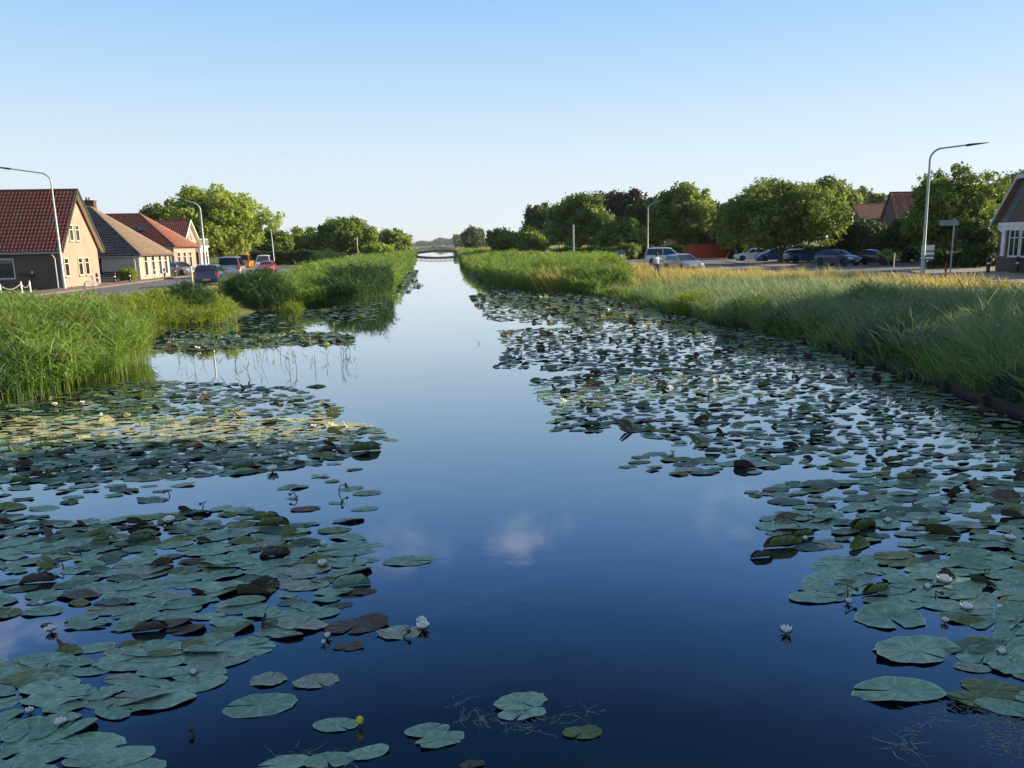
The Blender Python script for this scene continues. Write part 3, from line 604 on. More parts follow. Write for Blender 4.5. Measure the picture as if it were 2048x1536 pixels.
# ------------------------------------------------------------------ houses
M('brick_pink', (.50,.33,.24), (.42,.27,.19), (.45,.40,.34), fn=brick); M('brick_brown', (.17,.10,.075), (.12,.075,.06), (.2,.18,.16), fn=brick)
M('brick_cream', (.66,.52,.34), (.60,.47,.31), (.6,.52,.42), fn=brick); M('brick_dark', (.13,.065,.05), (.09,.05,.04), (.16,.14,.13), fn=brick)
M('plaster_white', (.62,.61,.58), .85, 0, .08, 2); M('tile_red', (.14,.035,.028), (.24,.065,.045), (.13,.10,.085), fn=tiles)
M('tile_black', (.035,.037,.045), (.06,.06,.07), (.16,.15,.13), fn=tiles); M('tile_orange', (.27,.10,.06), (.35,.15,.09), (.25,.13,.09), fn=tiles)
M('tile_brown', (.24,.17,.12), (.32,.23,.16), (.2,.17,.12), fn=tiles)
def roof_patch(mb, P0, P1, Q0, Q1, thick=.12, pw=.26, rh=.32, amp=.035):
    """pantiled slope: P0-P1 along the eave, Q0-Q1 along the ridge; waves and overlapping rows are real relief"""
    P0, P1, Q0, Q1 = map(Vector, (P0, P1, Q0, Q1)); e = (P1-P0).normalized()
    up = ((Q0+Q1)/2-(P0+P1)/2); up -= e*up.dot(e); sl = up.length; up.normalize(); n = e.cross(up)
    if n.z < 0: n = -n
    W = (P1-P0).length; nr = max(2, int(sl/rh)); nu = max(4, int(W/pw)*4); V = []; Fs = []
    for j in range(nr*2+1):
        row = j//2; fr = j % 2; v = min(1., (row+(.97 if fr else 0))/nr) if j < nr*2 else 1.
        A = P0.lerp(Q0, v); B = P1.lerp(Q1, v); step = (.0 if fr else .03)
        for i in range(nu+1):
            p = A.lerp(B, i/nu); s = (p-P0).dot(e); w = math.sin(2*math.pi*s/pw); V.append(p+n*(amp*w*(1 if w > 0 else .4)+step+thick))
    m = nu+1; k = len(V)
    for j in range(nr*2):
        for i in range(nu): Fs.append((j*m+i, j*m+i+1, (j+1)*m+i+1, (j+1)*m+i))
    mb.add(V, Fs)
    mb.prism([P0, P1, Q1, Q0] if (Q1-Q0).length > .01 else [P0, P1, Q1], n*(thick-.03))
def window(parent, c, u, w, h, mat='white_paint', bars=(1, 1), name='window', d=.06, curtain=False, sill=True, pane='glass_dark', fw=.07):
    """c: centre of the window on the wall; u: along the wall; the outside is u x z"""
    u = Vector(u).normalized(); z = Vector((0, 0, 1)); n = u.cross(z); c = Vector(c)
    def bx(mb, a0, a1, b0, b1, d0, d1):
        V = [c+u*a+z*b+n*dd for dd in (d0, d1) for a, b in ((a0, b0), (a1, b0), (a1, b1), (a0, b1))]
        mb.add(V, [(0,3,2,1),(4,5,6,7),(0,1,5,4),(1,2,6,5),(2,3,7,6),(3,0,4,7)])
    f = MB(); bx(f, -w/2, -w/2+fw, -h/2, h/2, -.02, d); bx(f, w/2-fw, w/2, -h/2, h/2, -.02, d)
    bx(f, -w/2+fw, w/2-fw, h/2-fw, h/2, -.02, d); bx(f, -w/2+fw, w/2-fw, -h/2, -h/2+fw, -.02, d)
    for i in range(1, bars[0]): x = -w/2+w*i/bars[0]; bx(f, x-.025, x+.025, -h/2+fw, h/2-fw, -.02, d-.012)
    if bars[1] > 1: bx(f, -w/2+fw, w/2-fw, h*.18, h*.18+.05, -.02, d-.015)
    fo = f.build('window', M(mat), parent)
    p = MB(); bx(p, -w/2+fw, w/2-fw, -h/2+fw, h/2-fw, -.02, d-.045); p.build('pane', M(pane), fo)
    if sill: s = MB(); bx(s, -w/2-.06, w/2+.06, -h/2-.07, -h/2-.002, -.02, d+.05); s.build('sill', M('concrete'), fo)
    return fo
def house(label, x0, x1, y0, y1, eave, ridge, wall, roof, hip=0, hipm=None, over=.3, gable_mat=None, verge='green_paint', hip0=0, name='house', side_mat=None, ridge_c=None):
    """ridge along x; x1 is the end with the gable (or a hip 'hip' metres deep)"""
    root = tag(empty(name, ((x0+x1)/2, (y0+y1)/2, GZ)), label, 'house'); ox, oy = (x0+x1)/2, (y0+y1)/2
    hx, hy = (x1-x0)/2, (y1-y0)/2; t = .02
    sgn = 1 if hx > 0 else -1; hx = abs(hx); X = lambda v: v*sgn       # mirrored for houses on the right
    mb = MB(); mb.box(min(X(-hx), X(hx)), max(X(-hx), X(hx)), -hy, hy, -.3, eave)
    mb.build('wall', M(wall), root)
    if not hip:
        g = MB(); g.prism([(X(hx-.25), -hy, eave+.002), (X(hx-.25), hy, eave+.002), (X(hx-.25), 0, ridge-.05)], (X(.25), 0, 0)); g.build('gable', M(gable_mat or wall), root)
    if hip0 == 0:
        g = MB(); g.prism([(X(-hx), -hy, eave+.002), (X(-hx), hy, eave+.002), (X(-hx), 0, ridge-.05)], (X(.25), 0, 0)); g.build('gable', M(wall), root)
    k = over*(ridge-eave)/hy; ez = eave-k*.9
    rb = MB(); xe = hx+over; xr1 = hx-hip if hip else xe; xr0 = -hx-(0 if hip0 else over)+hip0
    for s in (-1, 1):
        roof_patch(rb, (X(-xe), s*(hy+over), ez), (X(xe), s*(hy+over), ez), (X(xr0), 0, ridge), (X(xr1), 0, ridge))
    ro = rb.build('roof', M(roof), root)
    if hip:
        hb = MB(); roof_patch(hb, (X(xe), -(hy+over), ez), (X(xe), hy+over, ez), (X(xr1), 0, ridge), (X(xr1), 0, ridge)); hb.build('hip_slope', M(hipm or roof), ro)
    rc = MB(); rc.tube([(X(xr0), 0, ridge+.12), (X(xr1), 0, ridge+.12)], .11, 8); 
    if hip:
        for s in (-1, 1): rc.tube([(X(xr1), 0, ridge+.12), (X(xe), s*(hy+over), ez+.12)], .10, 8)
    rc.build('ridge_tiles', M(ridge_c or roof), ro)
    if not hip:
        for s in (-1, 1):
            v = MB(); a = Vector((X(hx+over+.005), s*(hy+over+.02), ez-.08)); b = Vector((X(hx+over+.005), 0, ridge-.02+.0)); v.prism([a, a+Vector((0,0,.26)), b+Vector((0,0,.26)), b], (X(.05), 0, 0)); v.build('verge_board', M(verge), root)
            w = MB(); w.prism([a+Vector((X(-.28), -s*.05, -.0)), a+Vector((X(-.28), -s*.05, .05)), b+Vector((X(-.28), 0, .05)), b+Vector((X(-.28), 0, 0))], (X(.26), 0, 0)); w.build('soffit', M('cream_paint'), root)
    for s in (-1, 1):
        gt = MB(); gt.tube([(X(-xe), s*(hy+over+.08), ez-.02), (X(xe), s*(hy+over+.08), ez-.02)], .07, 8); gt.build('gutter', M('metal_post'), root)
    dp = MB(); dp.tube([(X(hx-.35), -(hy+over+.08), ez-.05), (X(hx-.35), -hy-.07, ez-.45), (X(hx-.35), -hy-.07, -.1)], .04, 8); dp.build('downpipe', M('white_paint'), root)
    root['_d'] = 0; del root['_d']
    return root, X, hx, hy
def chimney(parent, x, y, z0, z1, w=.6, d=.5, mat='brick_dark'):
    m = MB(); m.box(x-w/2, x+w/2, y-d/2, y+d/2, z0, z1); m.box(x-w/2-.05, x+w/2+.05, y-d/2-.05, y+d/2+.05, z1+.001, z1+.10)
    o = m.build('chimney', M(mat), parent); p = MB()
    for dx in (-.13, .13): p.lathe([(.09, z1+.1), (.08, z1+.36), (.1, z1+.38)], (x+dx, y, 0), 10)
    p.build('chimney_pot', M('tile_orange'), o); return o

# house with the large red roof
h, X, hx, hy = house('red roofed house with a sunlit pink brick gable, nearest on the left', -43, -27, 58.0, 64.2, 3.1, 7.1, 'brick_pink', 'tile_red', over=.4, side_mat=1)
sw = MB(); sw.box(-hx-.01, hx-.01, -hy-.02, -hy-.003, -.3, 2.8); sw.build('side_wall', M('brick_brown'), h)  # dark brick slab paints shade onto the side turned from the sun
window(h, (hx-4.2, -hy-.02, 1.55), (-1, 0, 0), 2.0, 1.45, bars=(1, 2)).location = (0, 0, 0)
def win_pos(): pass
for yy in (-2.35, -.15, .95): window(h, (hx, yy, 1.55), (0, 1, 0), .72, 1.35, 'cream_paint', bars=(1, 2))
for yy in (-1.05, -.05): window(h, (hx, yy, 4.05), (0, 1, 0), .66, 1.2, 'cream_paint', bars=(1, 2))
chimney(h, -5, .4, 6.6, 7.5)
# dark roofed cottage with a cream front
h, X, hx, hy = house('low cottage with a black tiled roof, brown sunlit hip and cream front', -41, -26.5, 71.3, 79.0, 2.5, 6.6, 'brick_cream', 'tile_black', hip=5.2, hipm='tile_brown', over=.35, ridge_c='tile_brown')  # hip in brighter brown tiles, its sunlight painted into the tile colour
sw = MB(); sw.box(-hx-.01, hx-.01, -hy-.02, -hy-.003, -.3, 2.4); sw.build('side_wall', M('plaster_white'), h)
window(h, (hx-4.1, -hy-.02, 1.3), (-1, 0, 0), 1.9, 1.6, bars=(3, 2)); window(h, (hx-6.8, -hy-.02, 1.2), (-1, 0, 0), 1.2, 1.9, bars=(2, 2))
for yy in (-2.4, -.6, 1.2, 2.8): window(h, (hx, yy, 1.3), (0, 1, 0), .8, 1.9, 'white_paint', bars=(1, 2))
chimney(h, hx-6.6, -.4, 6.2, 7.7, .75, .6, 'brick_cream'); chimney(h, hx-5.9, 1.2, 5.6, 7.3, 1.2, .6, 'brick_dark')
# red roofed house with hip
h, X, hx, hy = house('middle house with a red pantiled roof and glowing orange hip', -46, -27.8, 84.6, 92.0, 3.2, 6.5, 'brick_pink', 'tile_red', hip=4.4, hipm='tile_orange', over=.35, ridge_c='tile_orange')  # hip gets orange tiles: the sunlight on it is put into the colour
for yy in (-2.3, -.4, 1.6): window(h, (hx, yy, 1.6), (0, 1, 0), .9, 1.7, 'white_paint', bars=(1, 2))
sk = MB(); sk.box(-.45, .45, -.35, .35, -.05, .05); so_ = sk.build('skylight', M('glass_dark'), h); so_.location = (hx-3.6, -2.0, 4.98); so_.rotation_euler = (math.atan2(3.3, 3.7), 0, 0)
window(h, (hx-2.5, -hy, 1.7), (-1, 0, 0), 1.1, 1.4)
chimney(h, -3, .3, 6.9, 8.2)
# far gabled house with balcony
h, X, hx, hy = house('farthest left house with a steep red roof, pale gable and white balcony', -42, -30.2, 95.0, 101.5, 3.2, 6.1, 'brick_cream', 'tile_red', over=.3, verge='white_paint', gable_mat='brick_pink')
for yy in (-.9, .3): window(h, (hx, yy, 4.2), (0, 1, 0), .6, .95, 'white_paint', bars=(1, 2))
window(h, (hx, -1.6, 1.6), (0, 1, 0), 1.1, 1.7, bars=(2, 2))
b = MB(); b.box(hx+.001, hx+1.3, -.6, 2.6, -.2, 2.9); b.box(hx+.002, hx+1.45, -.75, 2.75, 2.902, 3.1); b.build('bay', M('white_paint'), h)
window(h, (hx+1.3, 1.0, 1.6), (0, 1, 0), 2.2, 1.6, bars=(3, 2)); window(h, (hx+.65, -.6, 1.6), (1, 0, 0), .9, 1.6)
b = MB()
for i in range(9): b.box(hx+1.3, hx+1.36, -.7+i*.42, -.64+i*.42, 3.1, 3.9)
b.box(hx+1.28, hx+1.38, -.75, 2.75, 3.9, 3.97); b.build('balcony_rail', M('white_paint'), h)

# right: brick house with slate edged half-hipped gable at the frame edge
def right_house():
    x, y0, y1 = 37.5, 40.2, 47.6; hy = (y1-y0)/2; e, kn, rd = 3.3, 6.15, 7.6; L = 11
    root = tag(empty('house', (x, (y0+y1)/2, GZ)), 'dark brick house with a steep slate edged gable, at the right frame edge', 'house')
    m = MB(); m.box(0, L, -hy, hy, -.3, e); m.build('wall', M('brick_dark'), root)
    ky = hy-1.75; g = MB(); g.prism([(0, -hy, e+.002), (0, hy, e+.002), (0, ky, kn), (0, -ky, kn)], (.3, 0, 0)); g.build('gable', M('brick_brown'), root)
    rb = MB()
    for s in (-1, 1):
        roof_patch(rb, (-.35, s*(hy+.3), e-.2), (L, s*(hy+.3), e-.2), (-.35, s*ky, kn), (L, s*ky, kn))
        roof_patch(rb, (-.35, s*ky, kn+.003), (L, s*ky, kn+.003), (2.2, 0, rd+1.4), (L, 0, rd+1.4))
    ro = rb.build('roof', M('tile_brown'), root)
    hb = MB(); roof_patch(hb, (-.35, -ky, kn+.005), (-.35, ky, kn+.005), (2.2, 0, rd+1.4), (2.2, 0, rd+1.4)); hb.build('half_hip', M('tile_brown'), ro)
    for s in (-1, 1):
        d = Vector((0, s*ky, kn))-Vector((0, s*(hy+.35), e-.25)); n = 5
        v = MB(); a = Vector((-.42, s*(hy+.35), e-.28)); b = a+d; v.prism([a, a+Vector((0, s*.05, .2)), b+Vector((0, s*.05, .24)), b], (.06, 0, 0)); v.build('verge_board', M('metal_post'), root)
        for k in range(n):                     # slate panels below the verge
            p = MB(); a0 = Vector((-.03, s*(hy-.1), e-.02))+d*(k/n)*.97; a1 = a0+d*(.92/n)*.97; w = Vector((0, -s*.62, 0)); p.prism([a0, a0+w, a1+w, a1], (.028, 0, 0)); p.build('slate_panel', M('lead'), root)
    f = MB(); f.box(-.45, -.36, -ky-.1, ky+.1, kn-.16, kn+.14); f.build('eave_board', M('metal_post'), root)
    f = MB(); f.box(-.14, .0-.002, -hy, hy-.05, e-.26, e-.02); f.box(-.10, -.003, -hy, hy-.05, e-.5, e-.262); f.build('fascia', M('white_paint'), root)
    p = MB(); p.box(-.12, -.003, hy-.75, hy-.45, 1.1, e-.502); p.box(-.18, -.003, hy-.82, hy-.38, e-.62, e-.501); p.build('pilaster', M('white_paint'), root)
    for yy in (hy-1.55, hy-2.55, hy-3.9): window(root, (0, yy, 1.95), (0, -1, 0), .92, 1.75, bars=(2, 2), d=.09)
    l = MB(); l.lathe([(.02, 1.35), (.12, 1.4), (.14, 1.6), (.05, 1.7)], (-.3, hy-.25, 0), 10); l.build('wall_lantern', M('black_paint'), root)
    return root
right_house()
def back_house(label, px0, px1, ytop, yeave, Y, roof, ywall=8.0):
    a = atY(px0, ytop, Y+3); b = atY(px1, ytop, Y+3); e = atY(px0, yeave, Y)
    house(label, a.x, b.x, Y, Y+ywall, e.z-GZ, a.z-GZ, 'brick_brown', roof, over=.2)
back_house('low building with an orange tiled roof showing over the dark trees', 1698, 1768, 412, 436, 96, 'tile_orange', 3.6)
back_house('tall house with a weathered red tiled gable roof over the dark trees', 1773, 1850, 388, 446, 92, 'tile_red', 4.0)

# unseen houses and trees beyond the right frame edge, added to shade the near water
house('brick house standing beyond the right edge of the view', 42, 54, 24.0, 32, 5.6, 10.6, 'brick_brown', 'tile_red')
house('second brick house beyond the right edge, across an alley', 42, 54, 9.0, 18, 5.8, 11.4, 'brick_brown', 'tile_brown')
for i, (x, y, rx, ry, rz, zc) in enumerate(((33, 25.9, 3.6, 4.4, 6.6, 8.2), (33, 14.7, 3.8, 4.8, 10, 10), (33, 7.2, 3.8, 4.8, 10, 10), (33, 0, 3.8, 4.8, 10, 10), (33, -8.5, 3.8, 5, 10, 10), (33, -17, 3.8, 5, 9, 9.4), (33, -27, 4, 6, 8, 8.4))):
    tree('tree', ['rounded street tree beyond the right edge, before the brick house', 'tall street tree beyond the right edge, before the second brick house', 'tall street tree two places behind the alley', 'tall street tree level with the viewer on the right', 'tall street tree just behind the viewer on the right', 'tall street tree far behind the viewer on the right', 'last street tree behind the viewer on the right'][i], x, y, rx, rz, zc, M('leaf_mid'), 160+i, nleaf=14000, leaf=.34, ry=ry, nb=90)

tree('tree', 'small round tree in the alley between the two houses beyond the right edge', 33.5, 20.4, 1.6, 4.6, 6.0, M('leaf_mid'), 170, nleaf=5000, leaf=.2, ry=1.5)  # added in the gap to keep low sun off the right water

# ------------------------------------------------------------------ lamp posts
def lamp_post(label, px, py, ptop, arm, side, head=1.2, rise=.35, lean=0, z=GZ, X=None, Y=None, group='street lamps along the canal roads', arm_y=0):
    b = at(px, py, z) if Y is None else atY(px, py, Y)
    t = atY(px, ptop, b.y); H = t.z-z; root = tag(empty('street_lamp', (b.x, b.y, z)), label, 'street lamp', group)
    tx = lean*H
    p = MB(); p.tube([(0,0,-.2), (0,0,1.1), (tx*.14,0,1.15), (tx,0,H-.45)], [.11,.11,.085,.055], 12); p.build('pole', M('metal_post'), root, smooth=50)
    d = MB(); d.box(-.055, .055, -.125, -.108, .5, .95); d.build('door_plate', M('metal_post'), root)
    pts = [(tx, 0, H-.46)]
    for k in range(9):
        a = k/8*1.30; pts.append((tx+side*.75*(1-math.cos(a)), arm_y*k/8*.1, H-.45+.62*math.sin(a)))
    x_, _, z_ = pts[-1]; e = (x_+side*(arm-.55), arm_y, z_+rise); pts.append(e)
    a = MB(); a.tube(pts, [.052]*9+[.045, .04], 10); a.build('arm', M('metal_post'), root, smooth=50)
    h = MB(); w = .13
    P = [(0, w*.5, -.05, .05), (.12, w, -.07, .06), (head*.45, w*.95, -.045, .05), (head*.9, w*.7, -.012, .03), (head, w*.3, .0, .02)]
    V = []; sl_ = rise/max(arm-.55, .1)*.8
    for (dx, w_, z0, z1) in P:
        for yy, zz in ((-w_, z0), (w_, z0), (w_*.8, z1), (-w_*.8, z1)): V.append((e[0]+side*dx, e[1]+yy, e[2]+zz+dx*sl_))
    Fs = [(i*4+k, i*4+(k+1)%4, i*4+4+(k+1)%4, i*4+4+k) for i in range(4) for k in range(4)]+[(3,2,1,0), (16,17,18,19)]
    h.add(V, Fs); h.build('lamp_head', M('lamp_head'), root, bevel=.01, smooth=40)
    return root
lamp_post('tall grey lamp post in the grass on the right, arm reaching over the right road', 1843, 565, 303, 2.0, 1, 1.35, .16, -.01)
lamp_post('lamp post before the green trees behind the white people carrier, on the right', 1295, 522, 410, 1.6, 1, 1.1, .4, 0)
lamp_post('nearest left lamp post, standing before the red roofed house', 130, 580, 350, 2.5, -1, 1.4, .3, -.0)
lamp_post('second lamp post on the left, beside the dark blue parked car', 415, 572, 408, 1.0, -1, .9, .12, 0)
lamp_post('third left lamp post, before the large yellow green tree', 549, 531, 440, .9, -1, .8, .2, -.02)
lamp_post('fourth left lamp post, arm stretched against the sky between two trees', 628, 519, 459, 3.0, -1, 1.4, .3, -.02)
def post(name, label, cat, px, py, ptop, r, mat, z=GZ, r2=None, group=None, Y=None):
    b = at(px, py, z) if Y is None else atY(px, py, Y); t = atY(px, ptop, b.y); m = MB(); r2 = r2 or r*.8
    m.lathe([(r, -.2), (r, .4), ((r+r2)/2, (t.z-z)*.5), (r2, t.z-z-.04), (r2*.6, t.z-z)], n=12); o = m.build(name, M(mat), None, smooth=40); o.location = (b.x, b.y, z)
    return tag(o, label, cat, group)
post('pole', 'bare grey pole rising out of the reeds before the dark wood', 'pole', 1147, 507, 449, .13, 'metal_post', Y=95)
post('pole', 'short pale pole before the dome shaped tree on the left', 'pole', 716, 513, 468, .09, 'metal_post', Y=130)
post('pole', 'thin white marker post standing in the reeds beside the second lamp post', 'post', 388, 595, 532, .055, 'cream_paint')
# slanting white post by the cottage
b = at(245, 556); m = MB(); m.tube([(0,0,0), (-1.15,0,3.1)], [.07,.06], 8); o = m.build('leaning_pole', M('white_paint'), None, smooth=40); o.location = (b.x, b.y-1.5, GZ); tag(o, 'white pole leaning to the left in front of the black tiled roof', 'pole')
# bollards
def bollard():
    root = empty('bollard'); m = MB(); m.lathe([(.13, -.1), (.13, .06), (.09, .1), (.075, .72), (.10, .76), (.11, .82), (.07, .93), (.02, .98)], n=14); m.build('post', M('black_paint'), root, smooth=45)
    m = MB(); m.lathe([(.079, .56), (.079, .66)], n=14); m.build('band', M('white_paint'), root); return root
first = None
for px, py, lb in ((196, 571, 'black bollard in front of the pink brick gable corner'), (231, 568, 'black bollard left of the white leaning pole'), (261, 566, 'black bollard before the round green bush'), (330, 557, 'black bollard in front of the cream cottage front'), (352, 555, 'black bollard nearest the silver car by the houses'), (163, 573, 'black bollard beside the rounded stone slabs'),
                   (1975, 548, 'dark bollard left of the right hand brick house'), (2033, 548, 'dark bollard in front of the white framed window on the right')):
    if first is None: o = first = bollard()
    else:
        o = first.copy(); C.objects.link(o)
        for ch in first.children: d = ch.copy(); C.objects.link(d); d.parent = o
    b = at(px, py); o.location = b; tag(o, lb, 'bollard', 'black bollards along the pavements')
    if px > 1900: o.scale = (1.3, 1.3, 1.15)
# rounded stone slabs at the gable
for px, py, w, hh, lb in ((149, 573, 1.0, 1.15, 'taller grey rounded stone slab beside the pink gable'), (182, 575, 1.2, .55, 'low rounded stone slab right of the taller one')):
    b = at(px, py); m = MB(); P = [(0, -w/2, -.1), (0, w/2, -.1)]+[(0, w/2*math.cos(a), hh*.45+hh*.55*math.sin(a)) for a in np.linspace(0, math.pi, 12)]
    m.prism(P, (.14, 0, 0)); o = m.build('stone_slab', M('stone'), None, bevel=.02); o.location = b; o.rotation_euler = (0, R(-6), R(-25)); tag(o, lb, 'stone slab', 'rounded stones by the gable')
# dark bench in front of the cottage
def bench():
    b = at(216, 567); root = tag(empty('bench', b, 0), 'dark garden bench and rail before the white side wall of the cottage', 'bench')
    m = MB()
    for k in range(3): m.box(-.9, .9, -.25+k*.17, -.12+k*.17, .42, .45)
    m.build('seat', M('black_paint'), root); m = MB()
    for k in range(3): m.box(-.9, .9, .27, .30, .55+k*.15, .66+k*.15)
    m.build('backrest', M('black_paint'), root)
    for x in (-.8, .8): m = MB(); m.box(x-.03, x+.03, -.22, .30, 0, .42); m.box(x-.031, x+.031, .25, .31, .42, 1.0); m.build('leg', M('black_paint'), root)
bench()
# mailbox / table-like board before the side window, rope fence at the left frame edge
b = at(62, 580); root = tag(empty('bird_table', b), 'dark flat topped post with a small white lamp before the side window', 'table')
m = MB(); m.box(-.04, .04, -.04, .04, -.1, 1.05); m.build('post', M('wood_grey'), root); m = MB(); m.box(-.65, .35, -.25, .25, 1.05, 1.13); m.build('top', M('black_paint'), root); m = MB(); m.lathe([(.05, 1.13), (.09, 1.2), (.07, 1.32), (.02, 1.36)], (.25, 0, 0), 10); m.build('lamp', M('white_paint'), root)
root = tag(empty('rope_fence', at(30, 590)), 'low rope fence between white posts at the left frame edge', 'fence'); o0 = root.location
P = [at(x, y)-o0 for x, y in ((3, 596), (45, 590), (62, 588))]
for p in P: m = MB(); m.lathe([(.06, -.1), (.05, .8), (.02, .86)], p, 8); m.build('post', M('white_paint'), root, smooth=40)
for a, b in zip(P[:-1], P[1:]):
    m = MB(); m.tube([a.lerp(b, k/8)+Vector((0, 0, .72-.28*math.sin(math.pi*k/8))) for k in range(9)], .025, 6); m.build('rope', M('concrete'), root)

# ------------------------------------------------------------------ cars
def car(label, x, y, rz, paint, L=4.2, W=1.76, H=1.48, kind='hatch', cat='car', group='parked cars', plate=True, name='parked_car'):
    root = tag(empty(name, (x, y, GZ+.006), rz), label, cat, group); hl, hw = L/2, W/2; r = .33; wb = L*.305
    zb = {'hatch': .93, 'suv': 1.0, 'mpv': .98, 'van': 1.1, 'sedan': .90}[kind]
    def arch(cx): return [(cx+.40*math.cos(a), .32+.40*math.sin(a)) for a in np.linspace(-.28, math.pi+.28, 12)]
    prof = [(hl-.16, .21)]+arch(wb)+arch(-wb)+[(-hl+.12, .23), (-hl+.01, .36), (-hl, .62), (-hl+.06, zb-.02)]
    cow = {'hatch': hl-1.12, 'suv': hl-1.15, 'mpv': hl-.92, 'van': hl-.8, 'sedan': hl-1.25}[kind]
    prof += [(-hl+.18, zb+.02), (cow, zb+.02), (cow+.35, zb-.03), (hl-.35, zb-.17), (hl-.08, zb-.30), (hl, .56), (hl-.03, .36)]
    m = MB(); fr = [-1, -.965, -.86, -.4, 0, .4, .86, .965, 1]; n = len(prof)
    for f in fr:
        a = abs(f)
        for (px_, pz) in prof:
            k = max(0, abs(px_)/hl-.62)/.38; sh = (.24 if a > .99 else .15 if a > .95 else .05 if a > .8 else 0)*k*k
            zt = max(0, (pz-.7)/.35); zz = pz-zt*(.05 if a > .99 else .015 if a > .95 else 0)+(.03*(1-a*a) if pz > zb-.2 else 0)
            yy = f*hw*(1-(.03*zt)-(.04 if pz < .3 else 0)); m.v.append((px_-math.copysign(sh, px_), yy, zz))
    for j in range(len(fr)-1):
        for i in range(n): m.f.append((j*n+i, j*n+(i+1)%n, (j+1)*n+(i+1)%n, (j+1)*n+i))
    m.f.append(tuple(range(n))[::-1]); m.f.append(tuple((len(fr)-1)*n+i for i in range(n)))
    body = m.build('body', M('paint_'+paint), root, smooth=35)
    # greenhouse
    A = (cow+.02, zb); 
    G = {'hatch': [(cow-.78, H-.07), (cow-1.25, H), (-hl+.75, H-.04), (-hl+.42, H-.14), (-hl+.10, zb+.02)], 'suv': [(cow-.6, H-.06), (cow-1.1, H), (-hl+.5, H-.03), (-hl+.3, H-.1), (-hl+.08, zb+.02)],
         'mpv': [(cow-.9, H-.08), (cow-1.5, H), (-hl+.55, H-.03), (-hl+.32, H-.1), (-hl+.07, zb+.02)], 'van': [(cow-.65, H-.10), (cow-1.1, H), (-hl+.3, H-.01), (-hl+.08, H-.08), (-hl+.03, zb+.02)],
         'sedan': [(cow-.8, H-.07), (cow-1.3, H), (-.65, H-.02), (-.95, H-.08), (-hl+.55, zb+.03)]}[kind]
    GP = [A]+G; yb, yr = hw*.955, hw*(.86 if kind == 'van' else .74)
    def yat(z): return yb+(yr-yb)*max(0, min(1, (z-zb)/(H-zb)))
    m = MB(); fr = [-1, -.93, -.6, 0, .6, .93, 1]; n = len(GP)
    for f in fr:
        for (px_, pz) in GP:
            t = (pz-zb)/(H-zb); m.v.append((px_+(-.05*f*f if px_ > 0 else .05*f*f)*(1 if t < .95 else 0), f*yat(pz), pz-.045*f**4*t))
    for j in range(len(fr)-1):
        for i in range(n-1): m.f.append((j*n+i, j*n+i+1, (j+1)*n+i+1, (j+1)*n+i))
    m.f.append(tuple(range(n))[::-1]); m.f.append(tuple((len(fr)-1)*n+i for i in range(n)))
    m.build('roof', M('paint_'+paint), root, smooth=35)
    def pane(P, Q, s0, s1, nm):              # glass lying on the slope from P (low) to Q (high)
        P, Q = Vector((P[0], 0, P[1])), Vector((Q[0], 0, Q[1])); d = (Q-P); nn = Vector((d.z, 0, -d.x)).normalized()
        if nn.z < 0: nn = -nn
        g = MB(); V = []
        for s in (s0, s1):
            p = P+d*s+nn*.014
            for f in (-1, -.5, 0, .5, 1):
                t = max(0, (p.z-zb)/(H-zb)); off = (-.05*f*f if P.x > 0 else .05*f*f); V.append((p.x+off, f*(yat(p.z)-.075), p.z-.045*f**4*t*.7+.004))
        g.add(V, [(i, i+1, 6+i, 5+i) for i in range(4)]); g.build(nm, M('car_glass'), root)
    pane(GP[0], GP[1], .08, .94, 'windshield')
    if kind != 'van': pane(GP[-1], GP[-2], .2, .96, 'rear_window')
    z0, z1 = zb+.05, H-.16
    def xf(z): return GP[0][0]+(GP[1][0]-GP[0][0])*(z-GP[0][1])/(GP[1][1]-GP[0][1])-.09
    def xr(z): return GP[-1][0]+(GP[-2][0]-GP[-1][0])*(z-GP[-1][1])/(GP[-2][1]-GP[-1][1])+.12
    mid = (xf(z0)+xr(z0))/2+.12
    for s in (-1, 1):
        def sp(x_, z_): return (x_, s*(yat(z_)+.008), z_)
        quads = [[(xf(z0), z0), (mid+.04, z0), (mid+.04, z1), (xf(z1), z1)]]
        if kind == 'van': quads = [[(xf(z0), z0), (cow-1.35, z0), (cow-1.35, z1), (xf(z1), z1)]]
        else: quads.append([(mid-.04, z0), (xr(z0)+.1, z0+.03), (xr(z1)+.02, z1), (mid-.04, z1)])
        for q in quads:
            g = MB(); g.add([sp(*p) for p in q], [(0, 1, 2, 3) if s < 0 else (3, 2, 1, 0)]); g.build('side_window', M('car_glass'), root)
        g = MB(); g.box(cow-.28, cow-.10, s*(hw*.98) if s > 0 else -hw*.98-.17, s*(hw*.98)+.17 if s > 0 else -hw*.98, zb+.03, zb+.17); g.build('mirror', M('paint_'+paint), root, bevel=.04)
        g = MB(); xs = hl-.20; g.add([(hl-.075-.02, s*hw*.52, zb-.31), (hl-.03, s*hw*.50, .55+.06), (hl-.19, s*hw*.93, .62), (hl-.42, s*hw*.955, zb-.20), (hl-.30, s*hw*.62, zb-.17)], [(0, 1, 2, 3, 4) if s > 0 else (4, 3, 2, 1, 0)])
        g2 = MB(); g2.prism([(hl-.30, s*hw*.55, .60), (hl-.02, s*hw*.52, .60), (hl-.14, s*hw*.90, .62), (hl-.38, s*hw*.94, .62)], (-.05, 0, .15)); g2.build('headlight', M('lamp_clear'), root, bevel=.012)
